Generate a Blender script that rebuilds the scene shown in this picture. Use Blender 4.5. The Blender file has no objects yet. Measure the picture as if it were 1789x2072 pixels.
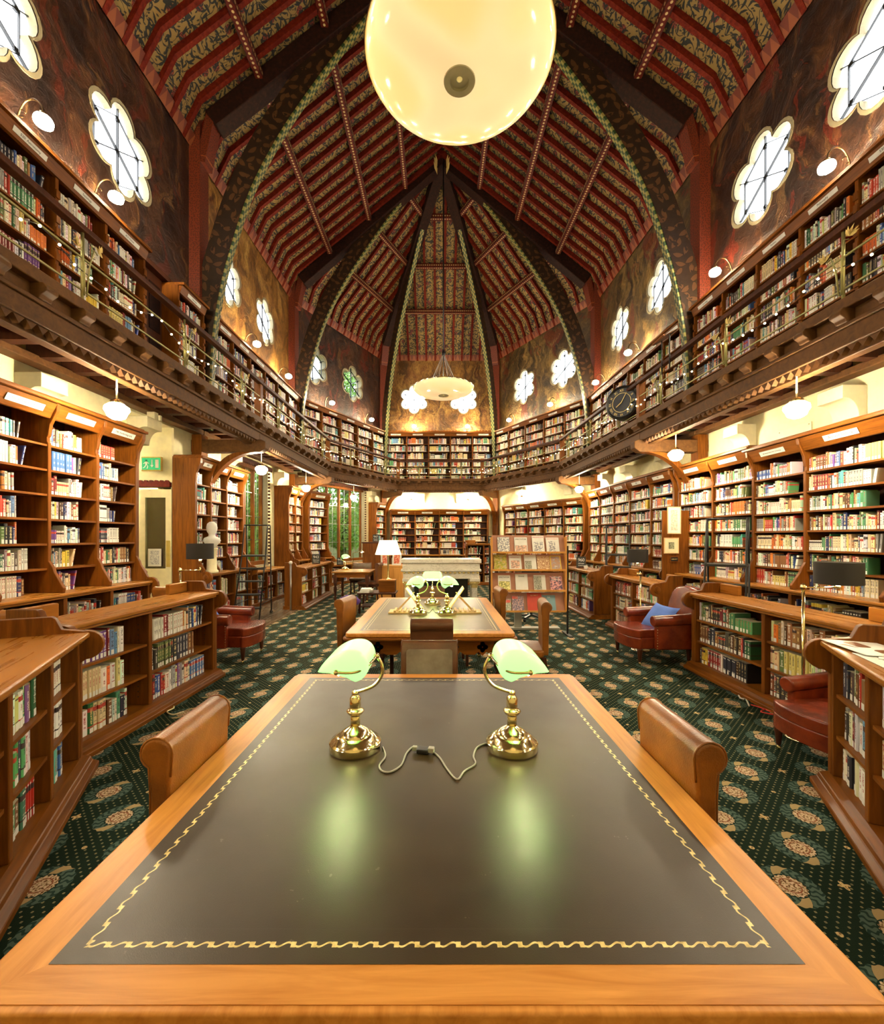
import bpy, bmesh, math, random
from mathutils import Matrix, Vector
import numpy as np
R=math.radians; PI=math.pi
rng=random.Random(7)
SC=bpy.context.scene
COL=SC.collection
EYE=1.55
# ---------------------------------------------------------------- shader helper
class E:
    def __init__(s,nt,sock): s.nt=nt; s.s=sock
    def _m(s,op,*a): return s.nt.math(op,s,*a)
    def __add__(s,o): return s._m('ADD',o)
    def __radd__(s,o): return s._m('ADD',o)
    def __sub__(s,o): return s._m('SUBTRACT',o)
    def __rsub__(s,o): return s.nt.math('SUBTRACT',o,s)
    def __mul__(s,o): return s._m('MULTIPLY',o)
    def __rmul__(s,o): return s._m('MULTIPLY',o)
    def __truediv__(s,o): return s._m('DIVIDE',o)
    def gt(s,o): return s._m('GREATER_THAN',o)
    def lt(s,o): return s._m('LESS_THAN',o)
    def abs(s): return s._m('ABSOLUTE')
    def sin(s): return s._m('SINE')
    def cos(s): return s._m('COSINE')
    def floor(s): return s._m('FLOOR')
    def fract(s): return s._m('FRACT')
    def sqrt(s): return s._m('SQRT')
    def mod(s,o): return s._m('FLOORED_MODULO',o)
    def min(s,o): return s._m('MINIMUM',o)
    def max(s,o): return s._m('MAXIMUM',o)
    def pow(s,o): return s._m('POWER',o)
    def inv(s): return 1.0-s
class NT:
    def __init__(s,name,rough=.6,metal=0,spec=.5):
        s.m=bpy.data.materials.new(name); s.m.use_nodes=True
        s.t=s.m.node_tree; s.b=s.t.nodes['Principled BSDF']
        s.b.inputs['Roughness'].default_value=rough
        s.b.inputs['Metallic'].default_value=metal
        s.b.inputs['Specular IOR Level'].default_value=spec
    def put(s,inp,v):
        if isinstance(v,E): s.t.links.new(v.s,inp)
        elif isinstance(v,(tuple,list)):
            v=tuple(v)
            if len(inp.default_value)==4 and len(v)==3: v=v+(1,)
            inp.default_value=v
        else: inp.default_value=v
    def node(s,ty,out=0,ins={},**props):
        n=s.t.nodes.new(ty)
        for k,v in props.items(): setattr(n,k,v)
        for k,v in ins.items(): s.put(n.inputs[k],v)
        return E(s,n.outputs[out]) if out is not None else n
    def math(s,op,*a):
        n=s.t.nodes.new('ShaderNodeMath'); n.operation=op
        for i,x in enumerate(a): s.put(n.inputs[i],x)
        return E(s,n.outputs[0])
    def uv(s): return s.node('ShaderNodeUVMap')
    def obj(s): return s.node('ShaderNodeTexCoord',3)
    def geo(s): return s.node('ShaderNodeNewGeometry',0)
    def sep(s,v):
        n=s.t.nodes.new('ShaderNodeSeparateXYZ'); s.put(n.inputs[0],v)
        return [E(s,o) for o in n.outputs]
    def comb(s,x=0.,y=0.,z=0.):
        n=s.t.nodes.new('ShaderNodeCombineXYZ')
        for i,v in enumerate((x,y,z)): s.put(n.inputs[i],v)
        return E(s,n.outputs[0])
    def map(s,v,sc=(1,1,1),rot=(0,0,0),loc=(0,0,0)):
        return s.node('ShaderNodeMapping',0,{0:v,1:loc,2:rot,3:sc})
    def noise(s,v,sc,det=2,rough=.5,dist=0,out=0):
        return s.node('ShaderNodeTexNoise',out,{'Vector':v,'Scale':sc,'Detail':det,'Roughness':rough,'Distortion':dist})
    def ramp(s,f,stops):
        n=s.t.nodes.new('ShaderNodeValToRGB'); s.put(n.inputs[0],f); cr=n.color_ramp
        while len(cr.elements)<len(stops): cr.elements.new(.5)
        for e,(p,c) in zip(cr.elements,stops):
            e.position=p; e.color=tuple(c)+(1,) if len(c)==3 else c
        return E(s,n.outputs[0])
    def mix(s,f,a,b):
        n=s.t.nodes.new('ShaderNodeMix'); n.data_type='RGBA'
        s.put(n.inputs[0],f); s.put(n.inputs[6],a); s.put(n.inputs[7],b)
        return E(s,n.outputs[2])
    def col(s,c): s.put(s.b.inputs['Base Color'],c)
    def rough(s,c): s.put(s.b.inputs['Roughness'],c)
    def bump(s,h,st=.3,d=.01):
        n=s.t.nodes.new('ShaderNodeBump'); n.inputs['Strength'].default_value=st; n.inputs['Distance'].default_value=d
        s.put(n.inputs['Height'],h); s.t.links.new(n.outputs[0],s.b.inputs['Normal'])
    def emit(s,c,st):
        s.put(s.b.inputs['Emission Color'],c); s.put(s.b.inputs['Emission Strength'],st)
def plain(name,c,rough=.5,metal=0,bump=None,spec=.5):
    n=NT(name,rough,metal,spec)
    v=n.noise(n.obj(),9,3)
    n.col(n.mix(v,tuple(x*.8 for x in c),tuple(min(1,x*1.15) for x in c)))
    if bump: n.bump(n.noise(n.obj(),bump,3),.3,.004)
    return n.m
def emis(name,c,st,rough=.3):
    n=NT(name,rough); n.col(tuple(min(1,x) for x in c)); n.emit(c,st); return n.m
def wood(name,a,b,rough=.35,sc=1.0,ax=2):
    n=NT(name,rough,0,.18); o=n.obj()
    s3=[26*sc]*3; s3[ax]=2.2*sc
    g=n.noise(n.map(o,tuple(s3)),1,4,.6,.6)
    big=n.noise(n.map(o,(1.3,1.3,1.3)),1,2)
    f=(g*.75+big*.45-.1)
    n.col(n.ramp(f,[(.25,a),(.75,b)])); n.bump(g,.12,.003)
    n.rough(g*.25+(rough-.1)); return n.m
M={}
W_D=(.065,.018,.002); W_L=(.27,.086,.009)
M['wood_z']=wood('carved_oak',W_D,W_L,.38,1,2)
M['wood_x']=wood('shelf_oak',(.08,.023,.003),(.29,.096,.011),.36,1,0)
M['wood_y']=wood('beam_oak',(.055,.024,.008),(.165,.073,.022),.55,.6,1)
M['ledge']=wood('worn_oak',(.24,.085,.012),(.44,.18,.030),.27,.8,0)
M['tabletop']=wood('honey_oak',(.36,.125,.018),(.74,.34,.085),.32,1.2,0)
M['tabletop_y']=wood('honey_oak_long',(.36,.125,.018),(.74,.34,.085),.32,1.2,1)
M['darkwood']=wood('stained_oak',(.03,.010,.006),(.10,.032,.014),.4,1,2)
M['boxwood']=wood('yellow_beech',(.55,.24,.05),(.75,.38,.10),.4,1,2)
M['palewood']=wood('pale_beech',(.65,.40,.16),(.85,.60,.30),.4,1,2)
M['brass']=plain('polished_brass',(.93,.77,.42),.13,1)
M['iron']=plain('black_iron',(.012,.012,.013),.35,.3)
M['steel']=plain('brushed_steel',(.5,.5,.48),.3,1)
M['gilt']=plain('gilded_iron',(.36,.34,.14),.4,.5)
M['cream']=plain('cream_plaster',(.90,.80,.46),.8,0,14)
M['creampaint']=plain('cream_gloss',(.82,.74,.46),.35)
M['stone']=plain('limestone',(.30,.26,.16),.85,0,30)
M['marble']=None
M['white']=plain('white_card',(.76,.75,.70),.55)
M['paper']=plain('paper_pages',(.80,.72,.52),.8)
M['black']=plain('black_plastic',(.01,.01,.011),.35)
M['ink']=plain('black_ink',(.02,.02,.02),.6)
M['blue']=plain('blue_cushion',(.10,.20,.62),.85,0,60)
M['purple']=plain('purple_cloth',(.09,.04,.25),.9,0,25)
M['greenpl']=plain('green_sign',(.0,.28,.13),.4)
M['red']=plain('red_plastic',(.55,.03,.02),.4)
M['grass']=plain('lawn',(.10,.22,.05),.9)
M['bark']=plain('bark',(.10,.08,.04),.9,0,20)
M['grey']=plain('grey_metal',(.42,.43,.37),.4,.2)
M['bulb']=emis('lamp_bulb',(1,.80,.45),90)
M['globe']=emis('opal_globe',(1,.83,.54),215)
M['globe_low']=emis('opal_pendant_globe',(1,.84,.57),125)
M['bronze']=plain('dark_bronze',(.10,.06,.025),.35,.8)
M['fairy']=emis('fairy_bulb',(1,.72,.30),12)
M['skypane']=emis('daylit_white_glass',(.90,.95,1),3.2)
M['tube']=emis('desk_bulb',(1,.82,.5),45)
M['halogen']=emis('halogen_bulb',(1,.78,.45),120)
def m_marble():
    n=NT('white_marble',.3); o=n.obj()
    v=n.noise(n.map(o,(1,1,2)),4,6,.65,1.2)
    n.col(n.ramp(v,[(.46,(.80,.76,.66)),(.50,(.60,.56,.48)),(.53,(.82,.78,.68))])); return n.m
M['marble']=m_marble()
def m_bowl():
    n=NT('opal_bowl',.12); n.col((.72,.60,.34))
    v=n.noise(n.obj(),1.4,1)
    n.emit(n.ramp(v,[(.35,(1,.62,.22)),(.5,(1,.74,.38)),(.65,(1,.58,.30))]),BOWL_E); return n.m
BOWL_E=.24
M['bowl']=m_bowl()
def m_leather(name,a,b,rough=.32):
    n=NT(name,rough); o=n.obj()
    v=n.noise(o,5,4,.6); n.col(n.ramp(v,[(.3,a),(.7,b)]))
    c=n.node('ShaderNodeTexVoronoi',0,{'Vector':o,'Scale':190.})
    n.bump(c+n.noise(o,14,2)*1.5,.22,.003); n.b.inputs['Coat Weight'].default_value=.14; n.b.inputs['Coat Roughness'].default_value=.2
    return n.m
M['tan']=m_leather('tan_leather',(.14,.043,.005),(.32,.108,.011))
M['oxblood']=m_leather('oxblood_leather',(.10,.012,.004),(.24,.034,.008),.24)
M['brownl']=m_leather('dark_brown_leather',(.08,.030,.012),(.16,.06,.025))
M['greyl']=m_leather('worn_grey_leather',(.16,.13,.10),(.36,.32,.26),.35)
M['deskl']=m_leather('desk_leather_far',(.05,.032,.012),(.08,.05,.02),.3)
def m_shade(name,c1,st):
    n=NT(name,.25); n.col(c1); n.emit(c1,st); return n.m
M['gshade']=m_shade('green_glass_shade',(.34,.95,.26),.55)
M['wshade']=m_shade('cream_silk_shade',(1,.83,.50),.9)
M['bshade']=plain('black_drum_shade',(.018,.014,.011),.7)
def m_desk():
    n=NT('tooled_desk_leather',.33,0,.36); uv=n.uv(); x,y,_=n.sep(uv)
    # uv in metres from the leather centre; half sizes .695 x .8225
    HX,HY=.695,.8225
    ax=x.abs(); ay=y.abs()
    dx=HX-ax; dy=HY-ay
    d=dx.min(dy)                                   # distance from the leather's edge
    along=n.mix(dx.lt(dy),n.comb(x,0,0),n.comb(y,0,0)); along=n.sep(along)[0]
    rib=((d-.038).abs()).lt(.0072)
    ph=along*(2*PI/.040)
    scroll=((d-.038)*290. - ph.sin()*1.25).abs().lt(.62)
    beads=((ph*.5).sin().abs().gt(.93))*((d-.038).abs().lt(.006))
    gold=(rib*scroll).max(rib*beads)
    line=((d-.072).abs()).lt(.0013)
    o=n.obj()
    v=n.noise(o,3,4); base=n.ramp(v,[(.3,(.024,.014,.006)),(.7,(.044,.028,.012))])
    stain=n.noise(o,24,3,.7); base=n.mix((stain.gt(.72))*.15,base,(.30,.26,.20))
    base=n.mix(line,base,(.035,.022,.012))
    fl=n.noise(uv,60,2)
    gcol=n.ramp(fl,[(.3,(.45,.33,.10)),(.6,(.80,.64,.27))])
    n.col(n.mix(gold,base,gcol))
    c=n.node('ShaderNodeTexVoronoi',0,{'Vector':o,'Scale':520.})
    n.bump(c*.6+n.noise(o,10,2)+gold*.6-line*2,.16,.0012)
    n.rough(n.noise(o,7,3)*.16+.27)
    return n.m
M['desk']=m_desk()
def m_carpet():
    n=NT('patterned_carpet',.95,0,.1); x,y,_=n.sep(n.geo())
    P=.477
    u=x/P-3.289; v=y/P-5.061
    def cell(a,b,off):
        cu=((a-off+.5).fract()-.5)*P; cv=((b-off+.5).fract()-.5)*P
        return cu,cv
    a=cell(u,v,0.); b=cell(u,v,.5)
    ra=(a[0]*a[0]+a[1]*a[1]).sqrt(); rb=(b[0]*b[0]+b[1]*b[1]).sqrt()
    r=ra.min(rb); isa=ra.lt(rb)
    cx=isa*a[0]+isa.inv()*b[0]; cy=isa*a[1]+isa.inv()*b[1]
    th=n.math('ARCTAN2',cy,cx)
    # small flowers between the medallions
    f1=((u-.5+.5).fract()-.5)*P; f2=((v+.5).fract()-.5)*P
    g1=((u+.5).fract()-.5)*P; g2=((v-.5+.5).fract()-.5)*P
    rf=(f1*f1+f2*f2).sqrt().min((g1*g1+g2*g2).sqrt())
    pf=n.math('ARCTAN2',f2,f1); pet=.020+(pf*4.).cos()*.008
    base=n.noise(n.geo(),350,1); green=n.mix(base,(.005,.014,.009),(.012,.029,.017))
    D=P/20
    du=((x/D).fract()-.5).abs(); dv=((y/D).fract()-.5).abs()
    odd=((x/D).floor()+(y/D).floor()).mod(2.)
    dot=du.lt(.19)*dv.lt(.19)*odd.lt(.5)
    hole=du.lt(.07)*dv.lt(.07); dot=dot*hole.inv()
    c=n.mix(dot,green,(.34,.30,.15))
    # wreath
    leaf=((th*18.+(r*190.).sin()*1.2).sin()*.5+.5)
    wre=n.mix(leaf.gt(.35),(.018,.045,.036),(.085,.135,.11))
    bow=((th+.8+r*9.).cos().abs().gt(.965))
    wre=n.mix(bow,wre,(.45,.33,.16))
    wob=(th*18.).sin()*.003
    c=n.mix((r+wob).lt(.119),c,wre)
    c=n.mix(r.lt(.069),c,(.010,.03,.022))
    inner=n.noise(n.geo(),95,2)
    c=n.mix((r+wob).lt(.062),c,n.ramp(inner,[(.42,(.16,.07,.03)),(.5,(.60,.47,.28)),(.6,(.70,.52,.38))]))
    c=n.mix((r-.040).abs().lt(.0028),c,(.28,.10,.05))
    c=n.mix(rf.lt(pet),c,n.ramp(inner,[(.4,(.25,.13,.05)),(.5,(.72,.54,.26))]))
    n.col(c); n.bump(base,.4,.004); return n.m
M['carpet']=m_carpet()
def leafmask(n,uv,sc,seed,L=.42,Wd=.13):
    p=n.map(uv,(sc,sc,1),(0,0,0),(seed,seed*.37,0))
    vn=n.node('ShaderNodeTexVoronoi',None,{'Vector':p,'Scale':1.,'Randomness':.8},voronoi_dimensions='2D')
    pos=E(n,vn.outputs['Position']); colr=E(n,vn.outputs['Color'])
    d=n.node('ShaderNodeVectorMath',0,{0:p,1:pos},operation='SUBTRACT')
    ang=n.sep(colr)[0]*PI*1.2
    q=n.node('ShaderNodeVectorRotate',0,{'Vector':d,'Angle':ang},rotation_type='Z_AXIS')
    x,y,_=n.sep(q)
    t=(x/L).abs(); w=(1.-t*t)*Wd
    y2=(y-x*x*.35).abs()
    return y2.lt(w), (y2.lt(Wd*.12))
def m_paper(name,ground,ground2,leafc):
    n=NT(name,.7); uv=n.uv(); x,y,_=n.sep(uv)
    m1,v1=leafmask(n,uv,6.2,0.,.50,.12); m2,_=leafmask(n,uv,7.2,5.3,.48,.11); m3,_=leafmask(n,uv,11.,9.1,.30,.13)
    bl=n.node('ShaderNodeTexVoronoi',0,{'Vector':n.map(uv,(2.6,2.6,1)),'Scale':1.},voronoi_dimensions='2D')
    flower=(bl+(n.math('ARCTAN2',y,x)*8.).sin()*.0).lt(.17)
    w=n.noise(n.map(uv,(2.2,2.2,1)),1,1,.4)
    stem=((w*11.).fract()-.5).abs().lt(.055)
    g=n.mix(n.noise(uv,2.5,3),ground,ground2)
    red=n.noise(n.map(uv,(40,40,1)),1,2)
    c=n.mix(flower,g,n.mix(red.gt(.5),(.05,.008,.005),(.20,.035,.02)))
    lf=m1.max(m2).max(m3*.9).max(stem)
    c=n.mix(lf,c,leafc)
    n.col(c); n.bump(n.noise(uv,20,2),.1,.004); return n.m
M['paperroof']=m_paper('vine_wallpaper',(.185,.120,.029),(.265,.18,.056),(.006,.009,.008))
def m_redwood(name,a,b,c):
    n=NT(name,.7,0,.15); uv=n.obj(); v=n.noise(uv,16,4,.7)
    n.col(n.ramp(v,[(.3,a),(.55,b),(.75,c)])); return n.m
M['rafter']=m_redwood('red_painted_rafter',(.055,.003,.001),(.105,.008,.002),(.15,.02,.006))
M['princ']=m_redwood('dark_painted_beam',(.006,.003,.002),(.018,.005,.003),(.035,.011,.005))
def m_stud():
    n=NT('beaded_purlin',.6,0,.2); x,y,_=n.sep(n.uv())
    a=((x/.075).fract()-.5)*.075; r=(a*a+y*y).sqrt()
    bead=r.lt(.022)
    wav=((y.abs()-.055-(x*42.).sin()*.012)).gt(0.)
    c=n.mix(wav,(.08,.008,.003),(.03,.003,.002)); n.col(n.mix(bead,c,(.42,.32,.14))); return n.m
M['stud']=m_stud()
def m_check():
    n=NT('chequered_arch_edge',.45); x,y,_=n.sep(n.uv())
    c=((x/.075).floor()+(y/.08).floor()).mod(2.)
    n.col(n.mix(c.gt(.5),(.020,.050,.016),(.27,.23,.065))); return n.m
M['check']=m_check()
def m_archface():
    n=NT('foliate_arch_paint',.6,0,.2); uv=n.uv(); x,y,_=n.sep(uv)
    m1,_=leafmask(n,uv,6.,2.,.55,.24)
    v=n.noise(uv,8,3)
    dk=n.mix(v,(.008,.004,.002),(.022,.010,.004))
    c=n.mix(m1*v.gt(.42),dk,(.060,.026,.009)); n.col(c); return n.m
M['archface']=m_archface()
def m_postpaint():
    n=NT('red_stencilled_post',.5); uv=n.uv(); x,y,_=n.sep(uv)
    m1,_=leafmask(n,uv,26.,2.,.5,.2)
    edge=(x.abs()-.11).abs().lt(.012)
    c=n.mix(m1,(.125,.020,.006),(.04,.007,.004)); n.col(n.mix(edge,c,(.26,.08,.02))); return n.m
M['post']=m_postpaint()
def m_cornice():
    n=NT('eaves_border_paint',.5); uv=n.uv(); x,y,_=n.sep(uv)
    tri=((x/.16).fract()-.5).abs()*2.
    c=n.mix(tri.gt(y*7.),(.11,.018,.006),(.20,.055,.016)); n.col(c); return n.m
M['eaves']=m_cornice()
def m_mural(name,stops,seed,red=.0,bump=.5,rough=.42):
    n=NT(name,rough); uv=n.uv(); p=n.map(uv,(1,1,1),(0,0,0),(seed,seed*1.7,0))
    w=n.noise(p,1.1,3,.5,0,1)
    q=n.node('ShaderNodeVectorMath',0,{0:p,1:n.node('ShaderNodeVectorMath',0,{0:w,1:(1.1,1.1,0)},operation='MULTIPLY')},operation='ADD')
    f=n.noise(n.map(q,(1.6,.9,1)),1.3,7,.62,1.4)
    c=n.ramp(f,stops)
    g=n.noise(n.map(q,(2.2,1.0,1)),1,3,.55,1.2)
    c=n.mix((g.gt(.60))*red,c,(.13,.016,.006))
    h=n.noise(n.map(q,(2.6,.8,1),(0,0,0),(7,3,0)),1.2,4,.6,.8)
    c=n.mix((h.gt(.62))*.45,c,stops[-1][1])
    gr=n.noise(n.map(uv,(9,3,1)),3,5,.7); c=n.mix(gr.gt(.52)*.35,c,(.01,.006,.003)); n.col(c); n.bump(n.noise(q,7,6,.7,1.5),bump,.05); return n.m
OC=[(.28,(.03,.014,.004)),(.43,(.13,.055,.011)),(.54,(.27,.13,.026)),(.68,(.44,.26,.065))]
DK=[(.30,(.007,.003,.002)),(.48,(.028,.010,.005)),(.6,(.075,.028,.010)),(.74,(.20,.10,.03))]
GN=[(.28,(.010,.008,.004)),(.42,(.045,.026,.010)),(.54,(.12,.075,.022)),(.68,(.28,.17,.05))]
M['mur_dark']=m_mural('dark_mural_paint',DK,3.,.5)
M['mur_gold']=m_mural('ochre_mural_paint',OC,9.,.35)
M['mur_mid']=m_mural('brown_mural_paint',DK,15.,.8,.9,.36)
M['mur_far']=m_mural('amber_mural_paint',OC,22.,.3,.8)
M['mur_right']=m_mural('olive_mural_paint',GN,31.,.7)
M['mur_rdark']=m_mural('dark_red_mural_paint',DK,41.,.9)  # near right mural in its own dark paint with red patches
def m_glass(name,tint,g=.06):
    m=bpy.data.materials.new(name); m.use_nodes=True; t=m.node_tree; t.nodes.clear()
    o=t.nodes.new('ShaderNodeOutputMaterial'); mx=t.nodes.new('ShaderNodeMixShader')
    a=t.nodes.new('ShaderNodeBsdfTransparent'); b=t.nodes.new('ShaderNodeBsdfGlossy')
    a.inputs[0].default_value=tint+(1,); b.inputs['Roughness'].default_value=.03
    mx.inputs[0].default_value=g
    t.links.new(a.outputs[0],mx.inputs[1]); t.links.new(b.outputs[0],mx.inputs[2]); t.links.new(mx.outputs[0],o.inputs[0]); return m
M['glass']=m_glass('window_glass',(.95,.97,.99))
M['oldglass']=m_glass('old_window_glass',(.90,.95,.86),.10)
def m_leafy():
    n=NT('foliage',.6); v=n.noise(n.obj(),30,2)
    n.col(n.ramp(v,[(.3,(.05,.16,.02)),(.7,(.30,.50,.08))]))
    n.b.inputs['Subsurface Weight'].default_value=0
    return n.m
M['leaf']=m_leafy()
def m_brick():
    n=NT('brick_wall',.85); o=n.obj(); 
    b=n.node('ShaderNodeTexBrick',0,{'Vector':n.map(o,(1,1,1),(R(90),0,R(90))),'Color1':(.36,.16,.08),'Color2':(.50,.26,.14),'Mortar':(.6,.55,.42),'Scale':4.2,'Mortar Size':.02})
    n.col(b); return n.m
M['brick']=m_brick()
def m_book():
    n=NT('book_cover',.5); x,y,_=n.sep(n.uv())
    at=n.node('ShaderNodeAttribute',None,{},attribute_name='Col'); c=E(n,at.outputs['Color'])
    rd=n.node('ShaderNodeAttribute',None,{},attribute_name='rnd'); rv=E(n,rd.outputs['Fac'])
    lum=n.node('ShaderNodeRGBToBW',0,{0:c})
    contrast=n.mix(lum.gt(.22),n.mix((rv*7.).fract().gt(.45),(.75,.60,.28),(.85,.83,.76)),n.mix((rv*5.).fract().gt(.6),(.03,.02,.03),(.35,.04,.03)))
    gx=(x*9.).floor(); gy=(y*(56.+(rv*3.).fract()*40.)).floor()
    wn=n.node('ShaderNodeTexWhiteNoise',0,{'Vector':n.comb(gx,gy,rv*97.)},noise_dimensions='3D')
    word=n.node('ShaderNodeTexWhiteNoise',0,{'Vector':n.comb((y*11.).floor(),rv*31.,0.)},noise_dimensions='2D')
    inx=(x-.5).abs().lt(.26); iny=y.gt(.30)*y.lt(.92)
    text=wn.gt(.45)*inx*iny*word.gt(.28)*(rv*13.).fract().gt(.12)
    band=((y-.90).abs().lt(.02)+((y-.26).abs().lt(.015))).min(1.)*(rv*11.).fract().gt(.6)
    blk=(y.gt(.72)*y.lt(.86)+y.gt(.2)*y.lt(.24))*(rv*17.).fract().gt(.72)
    raised=((y*5.5+.15).fract().lt(.09))*(rv*23.).fract().gt(.80)*y.gt(.1)
    c=n.mix(blk,c,n.mix((rv*29.).fract().gt(.5),(.05,.03,.03),(.5,.05,.03)))
    c=n.mix(band.max(raised)*(x.gt(-.5)),c,contrast)
    c=n.mix(text,c,contrast)
    n.col(c); n.rough((rv*19.).fract()*.35+.3); return n.m
M['book']=m_book()
# ---------------------------------------------------------------- mesh helper
class MB:
    def __init__(s,T=None): s.v=[];s.f=[];s.uv=[];s.mi=[];s.T=T
    def add(s,vs,fs,uvs=None,mi=0):
        b=len(s.v)
        for p in vs:
            p=Vector(p)
            s.v.append(tuple(s.T@p) if s.T else tuple(p))
        for i,f in enumerate(fs):
            s.f.append([b+k for k in f]); s.mi.append(mi)
            s.uv.append(uvs[i] if uvs else None)
        return s
    def box(s,a,b,mi=0):
        x0,y0,z0=a;x1,y1,z1=b
        if x0>x1:x0,x1=x1,x0
        if y0>y1:y0,y1=y1,y0
        if z0>z1:z0,z1=z1,z0
        vs=[(x0,y0,z0),(x1,y0,z0),(x1,y1,z0),(x0,y1,z0),(x0,y0,z1),(x1,y0,z1),(x1,y1,z1),(x0,y1,z1)]
        s.add(vs,[(3,2,1,0),(4,5,6,7),(0,1,5,4),(1,2,6,5),(2,3,7,6),(3,0,4,7)],None,mi); return s
    def cbox(s,c,d,mi=0,rot=None):
        if rot is None: return s.box([c[i]-d[i]/2 for i in range(3)],[c[i]+d[i]/2 for i in range(3)],mi)
        m=MB().box([-x/2 for x in d],[x/2 for x in d]); Mx=Matrix.Translation(c)@rot.to_4x4()
        s.add([Mx@Vector(p) for p in m.v],m.f,None,mi); return s
    def bar(s,p,q,w,h,up=(0,0,1),mi=0):
        p=Vector(p);q=Vector(q); d=(q-p); L=d.length
        if L<1e-6: return s
        d/=L; up=Vector(up); sd=d.cross(up)
        if sd.length<1e-4: sd=d.cross(Vector((1,0,0)))
        sd.normalize(); up=sd.cross(d)
        vs=[]
        for base in (p,q):
            for a,b in ((-1,-1),(1,-1),(1,1),(-1,1)): vs.append(base+sd*a*w/2+up*b*h/2)
        uv=[[(0,0)]*4]*2
        fs=[(0,3,2,1),(4,5,6,7),(0,1,5,4),(1,2,6,5),(2,3,7,6),(3,0,4,7)]
        uvs=[[(9,9)]*4,[(9,9)]*4]
        for k in range(4):
            ww=(w if k in (0,2) else h)/2; uvs.append([(0,-ww),(0,ww),(L,ww),(L,-ww)])
        s.add(vs,fs,uvs,mi); return s
    def prism(s,poly,o,ex,ey,ez,depth,mi=0):
        """2-D outline poly in the plane (ex,ey) at o, extruded depth along ez."""
        o=Vector(o);ex=Vector(ex);ey=Vector(ey);ez=Vector(ez); n=len(poly)
        vs=[o+ex*a+ey*b for a,b in poly]+[o+ex*a+ey*b+ez*depth for a,b in poly]
        fs=[tuple(range(n))[::-1],tuple(range(n,2*n))]+[(i,(i+1)%n,n+(i+1)%n,n+i) for i in range(n)]
        s.add(vs,fs,None,mi); return s
    def lathe(s,prof,c=(0,0,0),seg=20,mi=0,rot=None,sx=1,sy=1,cap=True):
        vs=[];fs=[];n=len(prof); Rm=rot.to_4x4() if rot else None
        for k in range(seg):
            a=2*PI*k/seg
            for r,z in prof:
                p=Vector((r*math.cos(a)*sx,r*math.sin(a)*sy,z))
                if Rm: p=Rm@p
                vs.append(p+Vector(c))
        for k in range(seg):
            k2=(k+1)%seg
            for i in range(n-1):
                fs.append((k*n+i,k2*n+i,k2*n+i+1,k*n+i+1))
        if prof[0]==prof[-1]: cap=False
        if cap and prof[0][0]>1e-5: fs.append(tuple(k*n for k in range(seg))[::-1])
        if cap and prof[-1][0]>1e-5: fs.append(tuple(k*n+n-1 for k in range(seg)))
        s.add(vs,fs,None,mi); return s
    def tube(s,pts,r,seg=8,mi=0,closed=False):
        pts=[Vector(p) for p in pts]; n=len(pts); rs=r if isinstance(r,(list,tuple)) else [r]*n
        vs=[];fs=[]; prev=None
        for i,p in enumerate(pts):
            a=pts[(i-1)%n] if (i>0 or closed) else p; b=pts[(i+1)%n] if (i<n-1 or closed) else p
            d=(b-a).normalized()
            if prev is None:
                u=d.orthogonal().normalized()
            else:
                u=prev-d*prev.dot(d)
                u=u.normalized() if u.length>1e-5 else d.orthogonal().normalized()
            prev=u; w=d.cross(u)
            for k in range(seg):
                t=2*PI*k/seg; vs.append(p+(u*math.cos(t)+w*math.sin(t))*rs[i])
        m=n if closed else n-1
        for i in range(m):
            j=(i+1)%n
            for k in range(seg):
                k2=(k+1)%seg; fs.append((i*seg+k,i*seg+k2,j*seg+k2,j*seg+k))
        if not closed:
            fs.append(tuple(range(seg))[::-1]); fs.append(tuple((n-1)*seg+k for k in range(seg)))
        s.add(vs,fs,None,mi); return s
    def sphere(s,c,r,seg=12,rings=8,mi=0,sc=(1,1,1)):
        vs=[];fs=[]
        for i in range(rings+1):
            ph=PI*i/rings
            for k in range(seg):
                a=2*PI*k/seg
                vs.append((c[0]+r*sc[0]*math.sin(ph)*math.cos(a),c[1]+r*sc[1]*math.sin(ph)*math.sin(a),c[2]+r*sc[2]*math.cos(ph)))
        for i in range(rings):
            for k in range(seg):
                k2=(k+1)%seg
                f=(i*seg+k,(i+1)*seg+k,(i+1)*seg+k2,i*seg+k2)
                fs.append(f)
        s.add(vs,fs,None,mi); return s
    def build(s,name,mat,parent=None,smooth=False,bevel=0,bseg=2,subsurf=0,world=False):
        me=bpy.data.meshes.new(name); me.from_pydata(s.v,[],s.f)
        mats=mat if isinstance(mat,(list,tuple)) else [mat]
        for m in mats: me.materials.append(M[m] if isinstance(m,str) else m)
        if len(mats)>1: me.polygons.foreach_set('material_index',s.mi)
        if any(u is not None for u in s.uv):
            L=me.uv_layers.new(name='UVMap'); arr=[]
            for f,u in zip(s.f,s.uv):
                for k in range(len(f)): arr+=list(u[k]) if u else [9,9]
            L.data.foreach_set('uv',arr)
        if smooth: me.shade_smooth() if hasattr(me,'shade_smooth') else me.polygons.foreach_set('use_smooth',[True]*len(me.polygons))
        me.validate(); me.update()
        o=bpy.data.objects.new(name,me); COL.objects.link(o)
        if parent: o.parent=parent
        if bevel:
            b=o.modifiers.new('bevel','BEVEL'); b.width=bevel; b.segments=bseg; b.limit_method='ANGLE'; b.angle_limit=R(35)
            if bseg>1: me.polygons.foreach_set('use_smooth',[True]*len(me.polygons)); b.harden_normals=True
        if subsurf:
            b=o.modifiers.new('sub','SUBSURF'); b.levels=subsurf; b.render_levels=subsurf
        return o
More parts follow.
